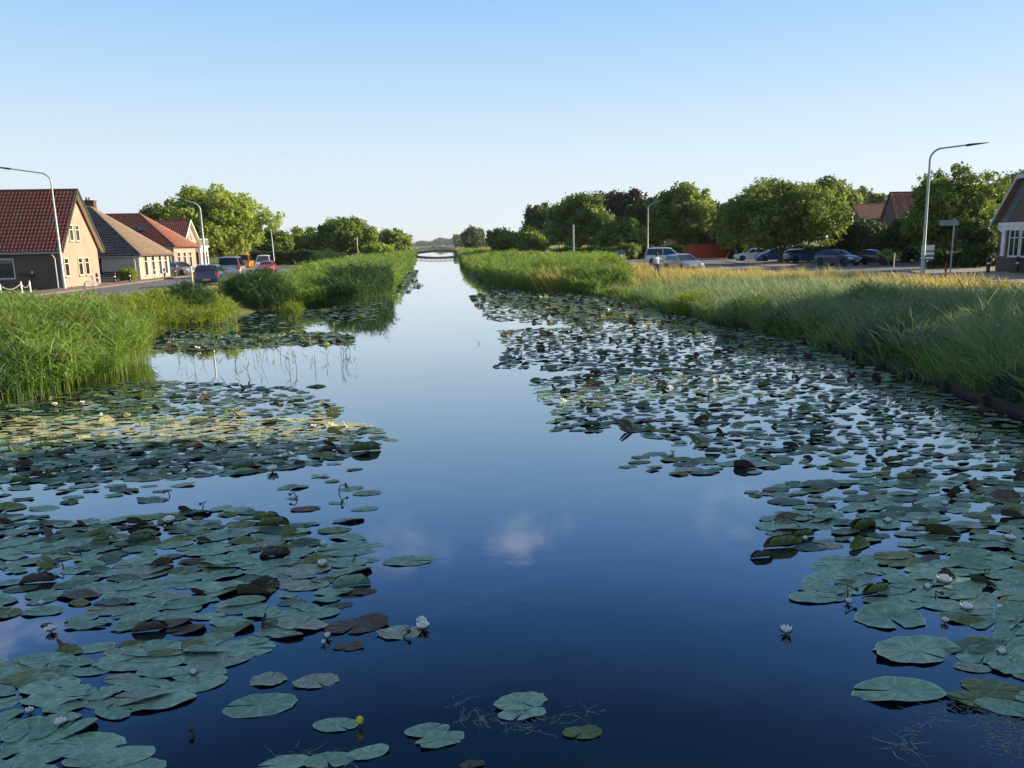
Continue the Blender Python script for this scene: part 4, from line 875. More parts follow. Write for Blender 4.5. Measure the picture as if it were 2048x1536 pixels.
        g = MB(); zt0, zt1 = (zb-.25, zb+.02) if kind not in ('van', 'mpv') else (zb-.25, zb+.2); g.prism([(-hl+.16, s*hw*.68, zt0), (-hl-.005, s*hw*.68, zt0), (-hl+.04, s*hw*.90, zt0), (-hl+.22, s*hw*.975, zt0)], (.05, 0, zt1-zt0)); g.build('tail_light', M('lamp_red'), root, bevel=.012)
        g = MB(); g.box(mid-.32, mid-.16, s*hw*.985-.012, s*hw*.985+.012, zb-.13, zb-.10); g.build('door_handle', M('black_plastic'), root)
        for cx in (-wb, wb):
            w = MB(); w.lathe([(r-.09, -.10), (r-.01, -.10), (r, -.07), (r, .07), (r-.01, .10), (r-.09, .10)], n=20)
            wo_ = w.build('wheel', M('rubber'), root, smooth=40); wo_.location = (cx, s*(hw-.115), r); wo_.rotation_euler = (math.pi/2, 0, 0)
            q = MB(); q.lathe([(r-.095, -.085), (r-.095, .085)], n=20)
            for k in range(5):
                a = k*math.pi*.4; ca, sa = math.cos(a), math.sin(a)
                q.prism([(ca*.02-sa*.035, sa*.02+ca*.035, -.098), (ca*.02+sa*.035, sa*.02-ca*.035, -.098), (ca*.22+sa*.03, sa*.22-ca*.03, -.098), (ca*.22-sa*.03, sa*.22+ca*.03, -.098)], (0, 0, .196))
            q.build('rim', M('rim_metal'), wo_)
    g = MB(); g.box(hl-.03, hl+.012, -hw*.45, hw*.45, .33, .50); g.build('grille', M('black_plastic'), root)
    if plate:
        for xx in (hl+.013, -hl-.018): g = MB(); g.box(xx, xx+.008, -.26, .26, .42, .53); g.build('number_plate', M('plate_yellow'), root)
    return root
for nm, c in (('silver', (.42,.43,.46)), ('white', (.72,.73,.74)), ('navy', (.012,.028,.09)), ('blue', (.02,.09,.36)), ('black', (.012,.013,.016)), ('red', (.5,.02,.03)), ('orange', (.7,.28,.03)), ('grey', (.16,.17,.18))):
    M('paint_'+nm, c, fn=paintmat, metal=.5 if nm in ('silver', 'grey') else 0.)
G = lambda px, py: at(px, py)
def pc(label, px, py, deg, paint, **k): b = at(px, py); return car(label, b.x, b.y, R(deg), paint, **k)
pc('dark blue car parked behind the second left lamp post', 424, 570, 97, 'navy', L=4.3, H=1.55, kind='suv')
pc('silver people carrier parked beyond the dark blue car', 466, 554, 97, 'silver', L=4.8, W=2.1, H=1.95, kind='mpv', cat='people carrier')
pc('white car parked beyond the people carrier at the verge', 529, 541, -83, 'white', L=4.2, H=1.85, kind='mpv')
pc('small red car tucked behind the reeds beside the white one', 536, 548, -83, 'red', L=3.7, W=1.6, H=1.35)
pc('silver car parked against the houses beside the cream cottage', 362, 552, -35, 'silver', L=4.3, H=1.5, kind='sedan')
pc('orange topped car seen over the people carrier roof', 492, 537, 95, 'orange', L=4.2, H=1.95, kind='mpv')
pc('silver hatchback facing the canal at the right grass edge', 1366, 545, -80, 'silver', L=4.1, H=1.5)
pc('white people carrier parked behind the silver hatchback', 1332, 529, -22, 'white', L=4.7, W=1.9, H=1.85, kind='mpv')
pc('grey car half hidden by reeds, left of the other hidden car', 1222, 518, -100, 'grey', L=4.3, H=1.5, kind='suv')
pc('grey sedan half hidden by reeds, nearest the white people carrier', 1240, 521, -120, 'grey', L=4.3, H=1.45, kind='sedan')
pc('black car behind the lamp post on the right, beside the white people carrier', 1277, 516, -95, 'black', L=4.2, H=1.6, kind='suv')
pc('white hatchback parked facing left beside the blue estate car', 1500, 522, 172, 'white', L=3.7, H=1.5)
pc('blue estate car parked left of the forked trunk', 1549, 523, 174, 'blue', L=4.2, H=1.55, kind='mpv')
pc('blue car parked right of the forked trunk', 1604, 524, 5, 'blue', L=4.1, H=1.42, kind='hatch')
pc('dark navy hatchback with yellow plate facing the canal', 1676, 531, -69, 'navy', L=4.1, H=1.46)
pc('black car parked right of the navy hatchback, under the dark trees', 1748, 530, -60, 'black', L=4.2, H=1.42, kind='sedan')

# ------------------------------------------------------------------ container, sign board, stake, person, bridge, edging
def container():
    b = at(1414, 518); root = tag(empty('waste_container', b, R(4)), 'red steel open waste container under the trees', 'container')
    m = MB(); m.prism([(-2.5,-1.1,.1), (2.2,-1.1,.1), (2.75,-1.1,1.9), (-2.5,-1.1,1.9)], (0, 2.2, 0)); m.build('body', M('red_steel'), root, bevel=.02)
    for i in range(7): m = MB(); m.box(-2.3+i*.7, -2.2+i*.7, -1.17, -1.102, .12, 1.86); m.build('rib', M('red_steel'), root)
    m = MB(); m.box(-2.55, 2.8, -1.2, -1.101, 1.9, 2.02); m.build('top_rail', M('red_steel'), root)
container()
b = at(1372, 512); m = MB(); m.box(-1.7, 1.7, -1, 1, 0, 2.0); m.box(-1.75, 1.75, -1.05, 1.05, 2.0, 2.1); o = m.build('red_shed', M('red_steel'), None, bevel=.03); o.location = (b.x, b.y+4, GZ); tag(o, 'faded red shed behind the white people carrier', 'shed')
def sign_board():
    b = at(1852, 541); root = tag(empty('notice_board', b, R(-30)), 'black and white notice board right of the tall lamp post', 'sign')
    for x in (-.35, .35): m = MB(); m.box(x-.04, x+.04, -.04, .04, -.1, 2.1); m.build('post', M('black_paint'), root)
    m = MB(); m.box(-.5, .5, -.07, -.042, .75, 1.95); m.build('board', M('black_paint'), root, bevel=.01)
    for z0, z1 in ((1.45, 1.85), (1.12, 1.36), (.84, 1.0)): m = MB(); m.box(-.42, .42, -.084, -.073, z0, z1); m.build('poster', M('white_paint'), root)
sign_board()
def name_sign():
    b = at(1900, 549); root = tag(empty('street_sign', b, R(-10)), 'pale street sign on a tall post before the dark tree', 'sign')
    m = MB(); m.tube([(0,0,-.1), (0,0,3.6)], .045, 10); m.build('post', M('metal_post'), root, smooth=40)
    m = MB(); m.box(-.95, .25, -.06, -.03, 3.15, 3.5); m.build('panel', M('metal_post'), root, bevel=.01)
name_sign()
b = at(1787, 536); m = MB(); m.lathe([(.05, -.1), (.05, 1.15), (.02, 1.2)], n=8); o = m.build('tree_stake', M('cream_paint'), None, smooth=40); o.location = (b.x, b.y, GZ); tag(o, 'pale wooden stake holding the young tree', 'stake')
def low_sign():
    b = at(1890, 557); m = MB(); m.box(-.05, .05, -.05, .05, -.1, .95); o = m.build('stone_post', M('red_steel'), None, bevel=.01); o.location = b; tag(o, 'short reddish post beside the road behind the grass', 'post')
low_sign()
def person():
    b = at(1313, 551, GZ); b.y = 52; b.x = atY(1313, 551, 52).x
    me = bpy.data.meshes.new('person'); J = {'pel': (0,0,.93,.15), 'bel': (0,0,1.08,.135), 'che': (0,.01,1.30,.16), 'nec': (0,.02,1.47,.06), 'hea': (0,-.0,1.60,.095), 'top': (0,0,1.70,.075),
         'hl': (.10,0,.86,.10), 'kl': (.12,-.03,.48,.07), 'al': (.12,.02,.08,.045), 'fl': (.13,-.14,.04,.04), 'hr': (-.10,0,.86,.10), 'kr': (-.12,-.03,.48,.07), 'ar': (-.13,.02,.08,.045), 'fr': (-.14,-.14,.04,.04),
         'sl': (.19,.01,1.38,.065), 'el': (.42,-.08,1.22,.048), 'wl': (.66,-.16,1.20,.035), 'dl': (.76,-.19,1.20,.03), 'sr': (-.19,.01,1.38,.065), 'er': (-.27,.03,1.12,.048), 'wr': (-.24,-.10,.90,.035), 'dr': (-.23,-.14,.82,.03)}
    K = list(J); E = [('pel','bel'), ('bel','che'), ('che','nec'), ('nec','hea'), ('hea','top'), ('pel','hl'), ('hl','kl'), ('kl','al'), ('al','fl'), ('pel','hr'), ('hr','kr'), ('kr','ar'), ('ar','fr'), ('che','sl'), ('sl','el'), ('el','wl'), ('wl','dl'), ('che','sr'), ('sr','er'), ('er','wr'), ('wr','dr')]
    me.from_pydata([J[k][:3] for k in K], [(K.index(a), K.index(c)) for a, c in E], [])
    o = bpy.data.objects.new('person', me); C.objects.link(o); md = o.modifiers.new('s', 'SKIN')
    for i, k in enumerate(K): me.skin_vertices[0].data[i].radius = (J[k][3],)*2; me.skin_vertices[0].data[i].use_root = (k == 'pel')
    o.modifiers.new('u', 'SUBSURF').levels = 2; o.modifiers['u'].render_levels = 2
    dg = bpy.context.evaluated_depsgraph_get(); m2 = bpy.data.meshes.new_from_object(o.evaluated_get(dg)); o.modifiers.clear(); o.data = m2
    m2.materials.clear(); [m2.materials.append(M(k)) for k in ('cloth_dark', 'cloth_white', 'skin')]
    for p in m2.polygons:
        c = p.center; p.material_index = 0 if c.z < .98 else (2 if c.z > 1.47 or abs(c.x) > .36 or (abs(c.x) > .2 and c.z < 1.1) else 1); p.use_smooth = True
    o.location = b; o.rotation_euler = (0, 0, R(20)); tag(o, 'dark haired person in a white shirt reaching towards the silver hatchback', 'person')
    h = MB(); h.lathe([(.01, 1.79), (.07, 1.775), (.11, 1.71), (.115, 1.63), (.10, 1.56)][::-1], (0, .015, 0), 14); h.build('hair', M('hair'), o, smooth=60)
    for s in (-1, 1):
        for k in range(5):
            hd = Vector((.76, -.19, 1.20)) if s > 0 else Vector((-.23, -.14, .82)); d = Vector((.085, -.03, -.01)) if s > 0 else Vector((.01, -.04, -.085)); sd = Vector((0, 0, 1)) if s > 0 else Vector((1, 0, 0))
            a = hd+sd*(k-1.5)*.017; f = MB(); f.tube([a, a+d*.6, a+d*(1 if k < 4 else .7)+Vector((0, -.012, -.01))], [.009, .008, .006], 6); f.build('finger', M('skin'), o, smooth=60)
person()
def far_bridge():
    Y = 262; a = atY(828, 505, Y).x-1; b_ = atY(930, 505, Y).x+1.5; root = tag(empty('arched_bridge', ((a+b_)/2, Y, 0)), 'low arched bridge crossing the canal in the far distance', 'bridge'); hw = (b_-a)/2
    top = lambda x: 1.0+.55*math.cos(x/hw*math.pi/2); m = MB(); n = 24; P = []
    for i in range(n+1): x = -hw+2*hw*i/n; P.append((x, -1.6, top(x)))
    for i in range(n, -1, -1): x = -hw+2*hw*i/n; P.append((x, -1.6, -.3 if abs(x) > hw*.8 else .45+.55*math.cos(x/hw/.8*math.pi/2)-.2))
    for i in range(n):
        q = [P[i], P[i+1], P[2*n-i], P[2*n+1-i]]; m.prism(q, (0, 3.2, 0))
    m.build('deck', M('wood_grey'), root)
    for yy in (-1.55, 1.5):
        m = MB()
        for i in range(0, n+1, 2): x = -hw+2*hw*i/n; m.box(x-.05, x+.05, yy, yy+.08, top(x), top(x)+.85)
        m.tube([(-hw+2*hw*i/n, yy+.04, top(-hw+2*hw*i/n)+.85) for i in range(n+1)], .06, 6); m.tube([(-hw+2*hw*i/n, yy+.04, top(-hw+2*hw*i/n)+.45) for i in range(n+1)], .035, 6)
        m.build('railing', M('wood_grey'), root)
far_bridge()
def edging():
    M('wood_dark', (.055,.045,.035), .85, 0, .4, 6, .01, 30); root = tag(empty('timber_edging', (11, 18, 0)), 'weathered timber edging holding the near right bank', 'edging'); ys = np.arange(7, 30, 1.5); o = root.location
    m = MB()
    for i in range(len(ys)-1):
        a = Vector((XR(ys[i])-.05, ys[i], 0))-o; b = Vector((XR(ys[i+1])-.05, ys[i+1]-.02, 0))-o; j = .02*math.sin(i*2.3)
        m.prism([a, b, b+Vector((.07, 0, 0)), a+Vector((.07, 0, 0))], (0, 0, .10+j)); m.prism([a-Vector((.03, 0, -.10-j)), b-Vector((.03, 0, -.10-j)), b+Vector((-.0, 0, .10+j)), a+Vector((0, 0, .10+j))], (0, 0, .05))
        p = MB(); p.lathe([(.06, -.4), (.06, .15), (.045, .17)], a+Vector((-.08, .1, 0)), 8); p.build('post', M('wood_dark'), root)
    m.build('board', M('wood_dark'), root); 
edging()

# ------------------------------------------------------------------ water lilies
def padmat(name, lo, hi, under, brown=0., rough=.34):
    m, nt, b, out = newmat(name)
    oi = N(nt, 'ShaderNodeObjectInfo'); ad = N(nt, 'ShaderNodeMath', operation='ADD'); nt.links.new(oi.outputs['Random'], ad.inputs[0]); nt.links.new(attr(nt, 'rnd'), ad.inputs[1])
    fr = N(nt, 'ShaderNodeMath', operation='FRACT'); nt.links.new(ad.outputs[0], fr.inputs[0])
    c = mixc(nt, fr.outputs[0], lo, hi)
    an = attr(nt, 'ang'); ra = attr(nt, 'rad')
    sn = N(nt, 'ShaderNodeMath', operation='MULTIPLY'); nt.links.new(an, sn.inputs[0]); sn.inputs[1].default_value = 11.0
    si = N(nt, 'ShaderNodeMath', operation='SINE'); nt.links.new(sn.outputs[0], si.inputs[0])
    vein = rampv(nt, si.outputs[0], .88, 1.0, 0, .30); c = mixc(nt, vein, c, tuple(min(1, x*1.9+.02) for x in hi))
    tcn = N(nt, 'ShaderNodeTexCoord'); oi2 = N(nt, 'ShaderNodeVectorMath', operation='ADD'); cb = N(nt, 'ShaderNodeCombineXYZ')
    mr = N(nt, 'ShaderNodeMath', operation='MULTIPLY'); nt.links.new(fr.outputs[0], mr.inputs[0]); mr.inputs[1].default_value = 40.; nt.links.new(mr.outputs[0], cb.inputs[2])
    nt.links.new(tcn.outputs['Object'], oi2.inputs[0]); nt.links.new(cb.outputs[0], oi2.inputs[1])
    n1 = noise(nt, 7, 5, oi2.outputs[0]); n2 = noise(nt, 22, 3, oi2.outputs[0])
    c = mixc(nt, rampv(nt, n1, .40, .68, 0, .5), c, tuple(x*.45 for x in lo))
    c = mixc(nt, rampv(nt, n2, .60, .66, 0, .6+brown), c, (.16, .13, .05))
    edge = rampv(nt, ra, .93, 1.0, 0, .5); c = mixc(nt, edge, c, tuple(min(1, x*1.5+.03) for x in hi))
    ge = N(nt, 'ShaderNodeNewGeometry'); c = mixc(nt, ge.outputs['Backfacing'], c, under)
    nt.links.new(c, b.inputs['Base Color']); b.inputs['Roughness'].default_value = rough; b.inputs['Specular IOR Level'].default_value = .7
    rr = rampv(nt, n1, .3, .7, rough-.06, rough+.22); nt.links.new(rr, b.inputs['Roughness'])
    hh = N(nt, 'ShaderNodeMath', operation='ADD'); nt.links.new(n1, hh.inputs[0]); nt.links.new(si.outputs[0], hh.inputs[1]); bump(nt, b, hh.outputs[0], .0024)
    return m
P_FLAT = padmat('pad_green', (.15,.29,.20), (.29,.46,.33), (.12,.07,.05))
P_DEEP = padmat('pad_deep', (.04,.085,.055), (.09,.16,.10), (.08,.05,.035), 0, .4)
P_OLIVE = padmat('pad_olive', (.07,.12,.025), (.16,.20,.04), (.09,.07,.03), .2)
P_BROWN = padmat('pad_brown', (.06,.035,.03), (.10,.07,.045), (.06,.03,.025), .3, .5)
P_PALE = padmat('pad_pale', (.22,.28,.22), (.32,.36,.26), (.12,.09,.06), .8)
P_PAINTED_SUN = padmat('pad_sun', (.42,.44,.20), (.60,.56,.32), (.3,.25,.1), .1)  # pale tone paints sun glare onto pads of the lit strip
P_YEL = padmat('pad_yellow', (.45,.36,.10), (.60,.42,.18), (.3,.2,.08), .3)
OVAL = .50
def pad_arrays(kind, seed):
    """kind: flat, wavy, cup (edge turned up), dome (humped), fold (half folded up), curl (dark rolled leaf)"""
    r = np.random.default_rng(seed); nA, nR = 30, 6; notch = r.uniform(.03, .13)
    ang = np.linspace(notch, 2*np.pi-notch, nA); rad = np.array([0, .3, .55, .78, .93, 1.0])[:nR]
    A, Rr = np.meshgrid(ang, rad); ell = r.uniform(.86, 1.0)
    rg = {'flat': 1., 'wavy': 2.2}.get(kind, 1.4); edge = 1+rg*(.03*np.sin(2*A+r.uniform(0, 6))+.02*np.sin(5*A+r.uniform(0, 6))+.014*np.sin(11*A+r.uniform(0, 6))+.012*np.sin(19*A+r.uniform(0, 6))); edge *= 1-.12*np.exp(-((A)/.25)**2)-.12*np.exp(-((A-2*np.pi)/.25)**2)
    X = Rr*edge*np.cos(A)*.5; Y = Rr*edge*np.sin(A)*.5*ell; Z = .006*np.sin(5*A+r.uniform(0, 6))*Rr**2+.004*np.sin(9*A+r.uniform(0, 6))*Rr**3
    Z += .004*(1-np.abs(np.sin(A*5.5)))*(1-Rr)*Rr*4
    ph = r.uniform(0, 6)
    if kind == 'wavy': Z += .02*np.sin(2*A+ph)*Rr**3+.015*np.sin(4*A+ph*2)*Rr**4+.012*Rr**4
    if kind == 'cup': w = np.clip(np.cos(A-ph), 0, 1)**2; lift = np.clip((Rr-.55)/.45, 0, 1)**1.6; Z += .10*w*lift; X -= .05*np.cos(ph)*w*lift; Y -= .05*np.sin(ph)*w*lift
    if kind == 'dome': Z += .11*(1-Rr**2)*(.75+.25*np.cos(A-ph))-.012+.03*np.sin(3*A+ph)*Rr**2; X *= .85; Y *= .7
    if kind == 'fold':
        s = X*np.cos(ph)+Y*np.sin(ph); t = np.clip(s, 0, None); a = r.uniform(.9, 1.9); bnd = t*np.sin(a); Z += bnd*.75+.05*np.clip(t, 0, .12); X -= t*(1-np.cos(a))*np.cos(ph); Y -= t*(1-np.cos(a))*np.sin(ph)
    if kind == 'curl':
        cx = r.uniform(5, 8); s = X; X = np.sin(np.clip(s*cx, -2.6, 2.6))/cx; Z = (1-np.cos(np.clip(s*cx, -2.6, 2.6)))/cx*.9+.02*Y; Y = Y*.95
    tr_ = r.uniform(0, 2*np.pi)
    if kind != 'curl': X, Y = X*np.cos(tr_)-Y*np.sin(tr_), X*np.sin(tr_)+Y*np.cos(tr_)
    else: X, Y = Y, X*.8
    V = np.stack([X, Y*OVAL, Z+.004], -1).reshape(-1, 3)
    idx = np.arange(nR-1)[:, None]*nA+np.arange(nA-1)[None]; Q = np.stack([idx, idx+nA, idx+nA+1, idx+1], -1).reshape(-1, 4)
    return V, Q, np.stack([A.ravel(), Rr.ravel()], -1)
PK = {'flat': [pad_arrays('flat', i) for i in range(14)], 'wavy': [pad_arrays('wavy', 20+i) for i in range(12)], 'cup': [pad_arrays('cup', 40+i) for i in range(10)],
      'dome': [pad_arrays('dome', 60+i) for i in range(5)], 'fold': [pad_arrays('fold', 80+i) for i in range(8)], 'curl': [pad_arrays('curl', 100+i) for i in range(3)]}
PM = {}
def pad_mesh(kind, i, mat):
    k = (kind, i, mat.name)
    if k not in PM:
        V, Q, UV = PK[kind][i]; me = np_mesh('lily_pad', V, Q, True, rnd=np.zeros(len(V)), uv=UV); me.materials.append(mat); PM[k] = me
    return PM[k]
def padlist(px, py, w, kind='flat', mat=None, rot=None): p = at(px, py, 0); return (p.x, p.y, w, kind, mat, rot)
WORDS = {'flat': 'flat', 'wavy': 'wavy edged', 'cup': 'pad with one edge turned up,', 'dome': 'humped', 'fold': 'half folded', 'curl': 'rolled up dry'}
COLW = {'pad_green': 'blue green', 'pad_olive': 'olive green', 'pad_deep': 'deep green', 'pad_sun': 'pale yellow', 'pad_brown': 'dark brown', 'pad_pale': 'pale greyish', 'pad_yellow': 'yellowed'}
npads = 0
def place_pad(x, y, z, size, kind, mat, rot, label, group, r):
    global npads
    o = bpy.data.objects.new('lily_pad', pad_mesh(kind, int(r.integers(0, len(PK[kind]))), mat)); C.objects.link(o)
    o.location = (x, y, z); o.scale = (size, size, size*.9); o.rotation_euler = (r.normal(0, .02), r.normal(0, .02), rot); npads += 1
    return tag(o, label, 'lily pad', group)
r = np.random.default_rng(99)
solo = [  # the pads floating by themselves (picture column, row, size in px, kind, material, label)
 (818,1122,108,'flat',P_FLAT,'narrow flat pad alone right of the twin white buds'), (520,1412,148,'flat',P_FLAT,'large flat green pad with a clear notch, above the pad with the yellow bud'), (632,1364,98,'wavy',P_PALE,'pale bluish pad alone right of a torn yellowish pad'),
 (537,1361,88,'wavy',P_PALE,'torn yellowish pad touching the left side of a pale bluish pad'), (672,1451,92,'flat',P_FLAT,'oval pad with a yellow bud at its right tip'), (1040,1405,118,'wavy',P_FLAT,'upper pad of the pair in open water at bottom centre'),
 (1045,1428,96,'wavy',P_FLAT,'lower pad of the pair in open water at bottom centre'), (855,1461,92,'flat',P_FLAT,'upper left pad of the overlapping pair left of the centre twigs'), (880,1482,100,'wavy',P_FLAT,'lower right pad of the overlapping pair left of the centre twigs'),
 (1165,1467,84,'cup',P_OLIVE,'small crumpled olive pad alone in dark water at bottom centre'), (800,1266,104,'wavy',P_PALE,'yellowish pad carrying two white flowers'), (716,1252,136,'cup',P_BROWN,'long dark grey pad left of the yellowish pad with flowers'),
 (700,1098,148,'flat',P_FLAT,'thin flat pad reaching into open water below the olive humped leaves'), (698,1294,66,'cup',P_BROWN,'small dark pad just right of two round white buds'), (738,1506,86,'wavy',P_FLAT,'ragged pad at the bottom edge, right end of its row'),
 (655,1523,98,'wavy',P_FLAT,'middle pad of the row at the bottom edge'), (565,1531,104,'wavy',P_FLAT,'left pad of the row at the bottom edge'), (945,1530,50,'wavy',P_BROWN,'faint dark pad cut by the bottom edge'),
 (1795,1384,188,'wavy',P_FLAT,'long crumpled pad alone above the submerged twigs'), (1780,1238,172,'cup',P_FLAT,'ragged pad with its back edge turned up, left of the tilted dark leaf'), (1925,1238,112,'dome',P_OLIVE,'dark green tilted leaf shading a white flower, on the right'),
 (1830,1302,200,'wavy',P_FLAT,'large frilled pad, left end of the right hand raft'), (1523,1115,52,'curl',P_BROWN,'dark reddish floating leaf alone in open water'), (632,774,42,'dome',P_OLIVE,'dark humped leaf alone above its reflection, far left water'),
 (1262,861,78,'fold',P_BROWN,'very dark folded leaf with a pointed tip at the raft edge'), (1235,845,50,'dome',P_OLIVE,'olive humped leaf beside the very dark folded one'), (1685,929,72,'dome',P_OLIVE,'lower of two bright olive humped leaves in the right raft'),
 (1673,903,60,'dome',P_OLIVE,'upper of two bright olive humped leaves in the right raft'), (1630,982,66,'dome',P_OLIVE,'dark green humped leaf standing up in the right raft'), (1545,936,40,'dome',P_OLIVE,'humped dark leaf in a row of shaded leaves'),
 (1490,935,55,'fold',P_BROWN,'dark folded leaf left of the humped dark one'), (1838,948,36,'curl',P_BROWN,'small brown curled leaf in the right raft'), (1982,898,60,'dome',P_OLIVE,'broad dark humped leaf near the right edge'),
 (1885,1070,80,'fold',P_OLIVE,'large folded leaf standing upright over a dark gap'), (455,1030,50,'dome',P_OLIVE,'round humped olive leaf at the head of the left raft'), (480,1050,72,'dome',P_OLIVE,'long humped olive leaf below the round one'),
 (362,1078,66,'dome',P_OLIVE,'bright olive humped leaf in the middle of the left raft'), (292,1066,80,'dome',P_OLIVE,'wide olive humped leaf left of the bright one'), (490,1082,90,'dome',P_OLIVE,'long glossy green humped leaf in the left raft'),
 (550,1112,62,'curl',P_BROWN,'reddish brown rolled leaf at the right of the left raft'), (82,1052,34,'fold',P_FLAT,'leaf standing upright like a fin in the left raft'), (125,1295,58,'fold',P_BROWN,'grey green folded leaf beside the open pool on the left'),
 (300,1262,70,'curl',P_BROWN,'brown curled leaf lying on the left raft'), (262,1288,64,'dome',P_OLIVE,'olive brown curved leaf near the grey folded one'), (95,1250,34,'dome',P_OLIVE,'small olive cupped leaf beside a white flower, left'),
 (430,842,34,'dome',P_YEL,'bright yellow orange leaf lit by the sun, left raft'), (480,829,40,'dome',P_YEL,'second bright yellow orange leaf in the sunlit strip'), (635,833,30,'dome',P_YEL,'small yellow orange leaf near open water in the sunlit strip'),
 (400,1190,50,'fold',P_BROWN,'nearly black folded leaf in the middle of the left raft'), (75,1165,66,'curl',P_BROWN,'brown rolled leaf near the left edge'), (1720,1050,46,'fold',P_OLIVE,'small upright folded leaf in the right raft'),
 (730,902,66,'curl',P_OLIVE,'long olive rolled leaf at the tip of the far left raft'), (640,912,80,'dome',P_OLIVE,'long dark green hump beside the rolled leaf tip')]
taken = []
for (px, py, w, kind, mat, lb) in solo:
    p = at(px, py, 0); q = at(px+w, py, 0); size = (q-p).length/(.86 if kind in ('dome',) else 1.0 if kind != 'curl' else .95); taken.append((p.x, p.y, size))
    rot = r.uniform(-.16, .16)
    place_pad(p.x, p.y, .006, size, kind, mat, rot, lb, 'lily pads on the canal', r)
# rafts: (polygon in picture coordinates on the water, cover, sizes, share standing up, label place, group)
rafts = [
 ([(-60,1100),(60,1080),(300,1085),(560,1085),(700,1075),(760,1100),(740,1140),(700,1160),(745,1200),(690,1225),(600,1235),(560,1262),(640,1240),(560,1290),(440,1300),(380,1262),(250,1262),(150,1262),(60,1235),(-60,1230)], .88, .43, .14, 'in the crowded middle of the left raft', 'pads of the left raft'),
 ([(-60,1330),(120,1310),(160,1290),(420,1290),(590,1290),(560,1310),(420,1345),(420,1372),(330,1400),(330,1412),(240,1430),(130,1440),(-60,1440)], .95, .45, .02, 'in the smooth lower part of the left raft', 'pads of the left raft'),
 ([(-60,1455),(60,1452),(200,1462),(240,1480),(300,1495),(350,1512),(310,1560),(-60,1560)], .95, .46, .0, 'at the bottom left corner', 'pads of the left raft'),
 ([(-60,1020),(200,1045),(380,1020),(480,1015),(560,1040),(620,1060),(560,1085),(300,1090),(-60,1095)], .92, .40, .45, 'at the ragged head of the left raft', 'pads of the left raft'),
 ([(-60,962),(140,965),(400,965),(330,1000),(200,1005),(100,1025),(-60,1010)], .42, .40, .05, 'in the thin flat scatter left of the blue gap', 'pads of the left raft'),
 ([(-60,885),(200,880),(460,878),(620,884),(760,890),(740,905),(650,925),(520,945),(300,962),(-60,965)], .95, .38, .40, 'in the far left raft beyond the blue gap', 'far left pads'),
 ([(-60,840),(160,830),(480,838),(640,836),(720,848),(790,882),(600,884),(300,882),(-60,885)], .82, .38, .08, 'in the sunlit strip of pads on the left', 'far left pads'),
 ([(-60,800),(180,770),(330,762),(480,768),(590,775),(640,800),(700,822),(640,834),(300,835),(-60,842)], .80, .36, .35, 'before the near left reeds', 'far left pads'),
 ([(620,930),(700,925),(740,960),(760,1000),(700,1040),(680,1070),(600,1050),(560,1000)], .10, .36, .0, 'loose beside open water on the left', 'far left pads'),
 ([(340,664),(520,668),(640,664),(708,672),(700,690),(560,692),(350,704),(290,700)], 1.0, .42, .55, 'in the dark band across the left bay', 'left bay pads'),
 ([(330,628),(560,630),(730,604),(780,606),(740,640),(600,656),(350,662)], .30, .40, .02, 'in the back of the left bay', 'left bay pads'),
 ([(940,592),(1000,578),(1200,594),(1300,618),(1400,642),(1200,650),(1080,648),(980,640),(960,620)], .78, .46, .5, 'at the far end of the right raft', 'pads of the right raft'),
 ([(1010,690),(1000,660),(1200,652),(1400,645),(1500,660),(1640,700),(1500,740),(1250,745),(1060,740),(990,735),(1010,715)], .74, .37, .55, 'in the far part of the right raft', 'pads of the right raft'),
 ([(1080,790),(1060,762),(1200,742),(1500,735),(1640,700),(1800,755),(2048,850),(2150,890),(2150,960),(1750,960),(1600,930),(1500,925),(1350,890),(1270,862),(1120,845)], .80, .35, .5, 'in the broad dark part of the right raft', 'pads of the right raft'),
 ([(1220,935),(1300,905),(1500,925),(1600,932),(1480,950),(1380,952)], .55, .42, .08, 'on the thin tip of the right raft', 'pads of the right raft'),
 ([(1480,985),(1560,968),(1750,960),(2150,960),(2150,1120),(1980,1110),(1800,1100),(1560,1095),(1530,1040),(1580,1012)], .88, .43, .28, 'in the near right raft with upturned leaves', 'pads of the right raft'),
 ([(1640,1135),(1700,1112),(1860,1108),(2150,1120),(2150,1260),(1990,1252),(1900,1218),(1760,1212),(1600,1195),(1640,1165)], .92, .44, .08, 'in the smooth near part of the right raft', 'pads of the right raft'),
 ([(1900,1290),(1960,1262),(2150,1270),(2150,1350),(1990,1345),(1870,1330)], .92, .44, .03, 'at the lower right by the frame edge', 'pads of the right raft'),
 ([(1935,1380),(2000,1352),(2150,1350),(2150,1420),(2020,1425),(1950,1410)], .9, .42, .03, 'lowest on the right above the submerged twigs', 'pads of the right raft'),
 ([(1100,845),(1150,838),(1200,850),(1190,865),(1110,862)], .5, .36, .05, 'loose beside open water on the right', 'pads of the right raft'),
 ([(925,512),(945,520),(985,560),(1000,576),(960,572),(935,545)], .3, .6, .3, 'along the far right reeds', 'pads of the right raft'),
 ([(790,585),(815,545),(835,540),(830,560),(845,572),(800,592)], .4, .55, .3, 'along the far left reeds', 'far left pads')]
allp = []
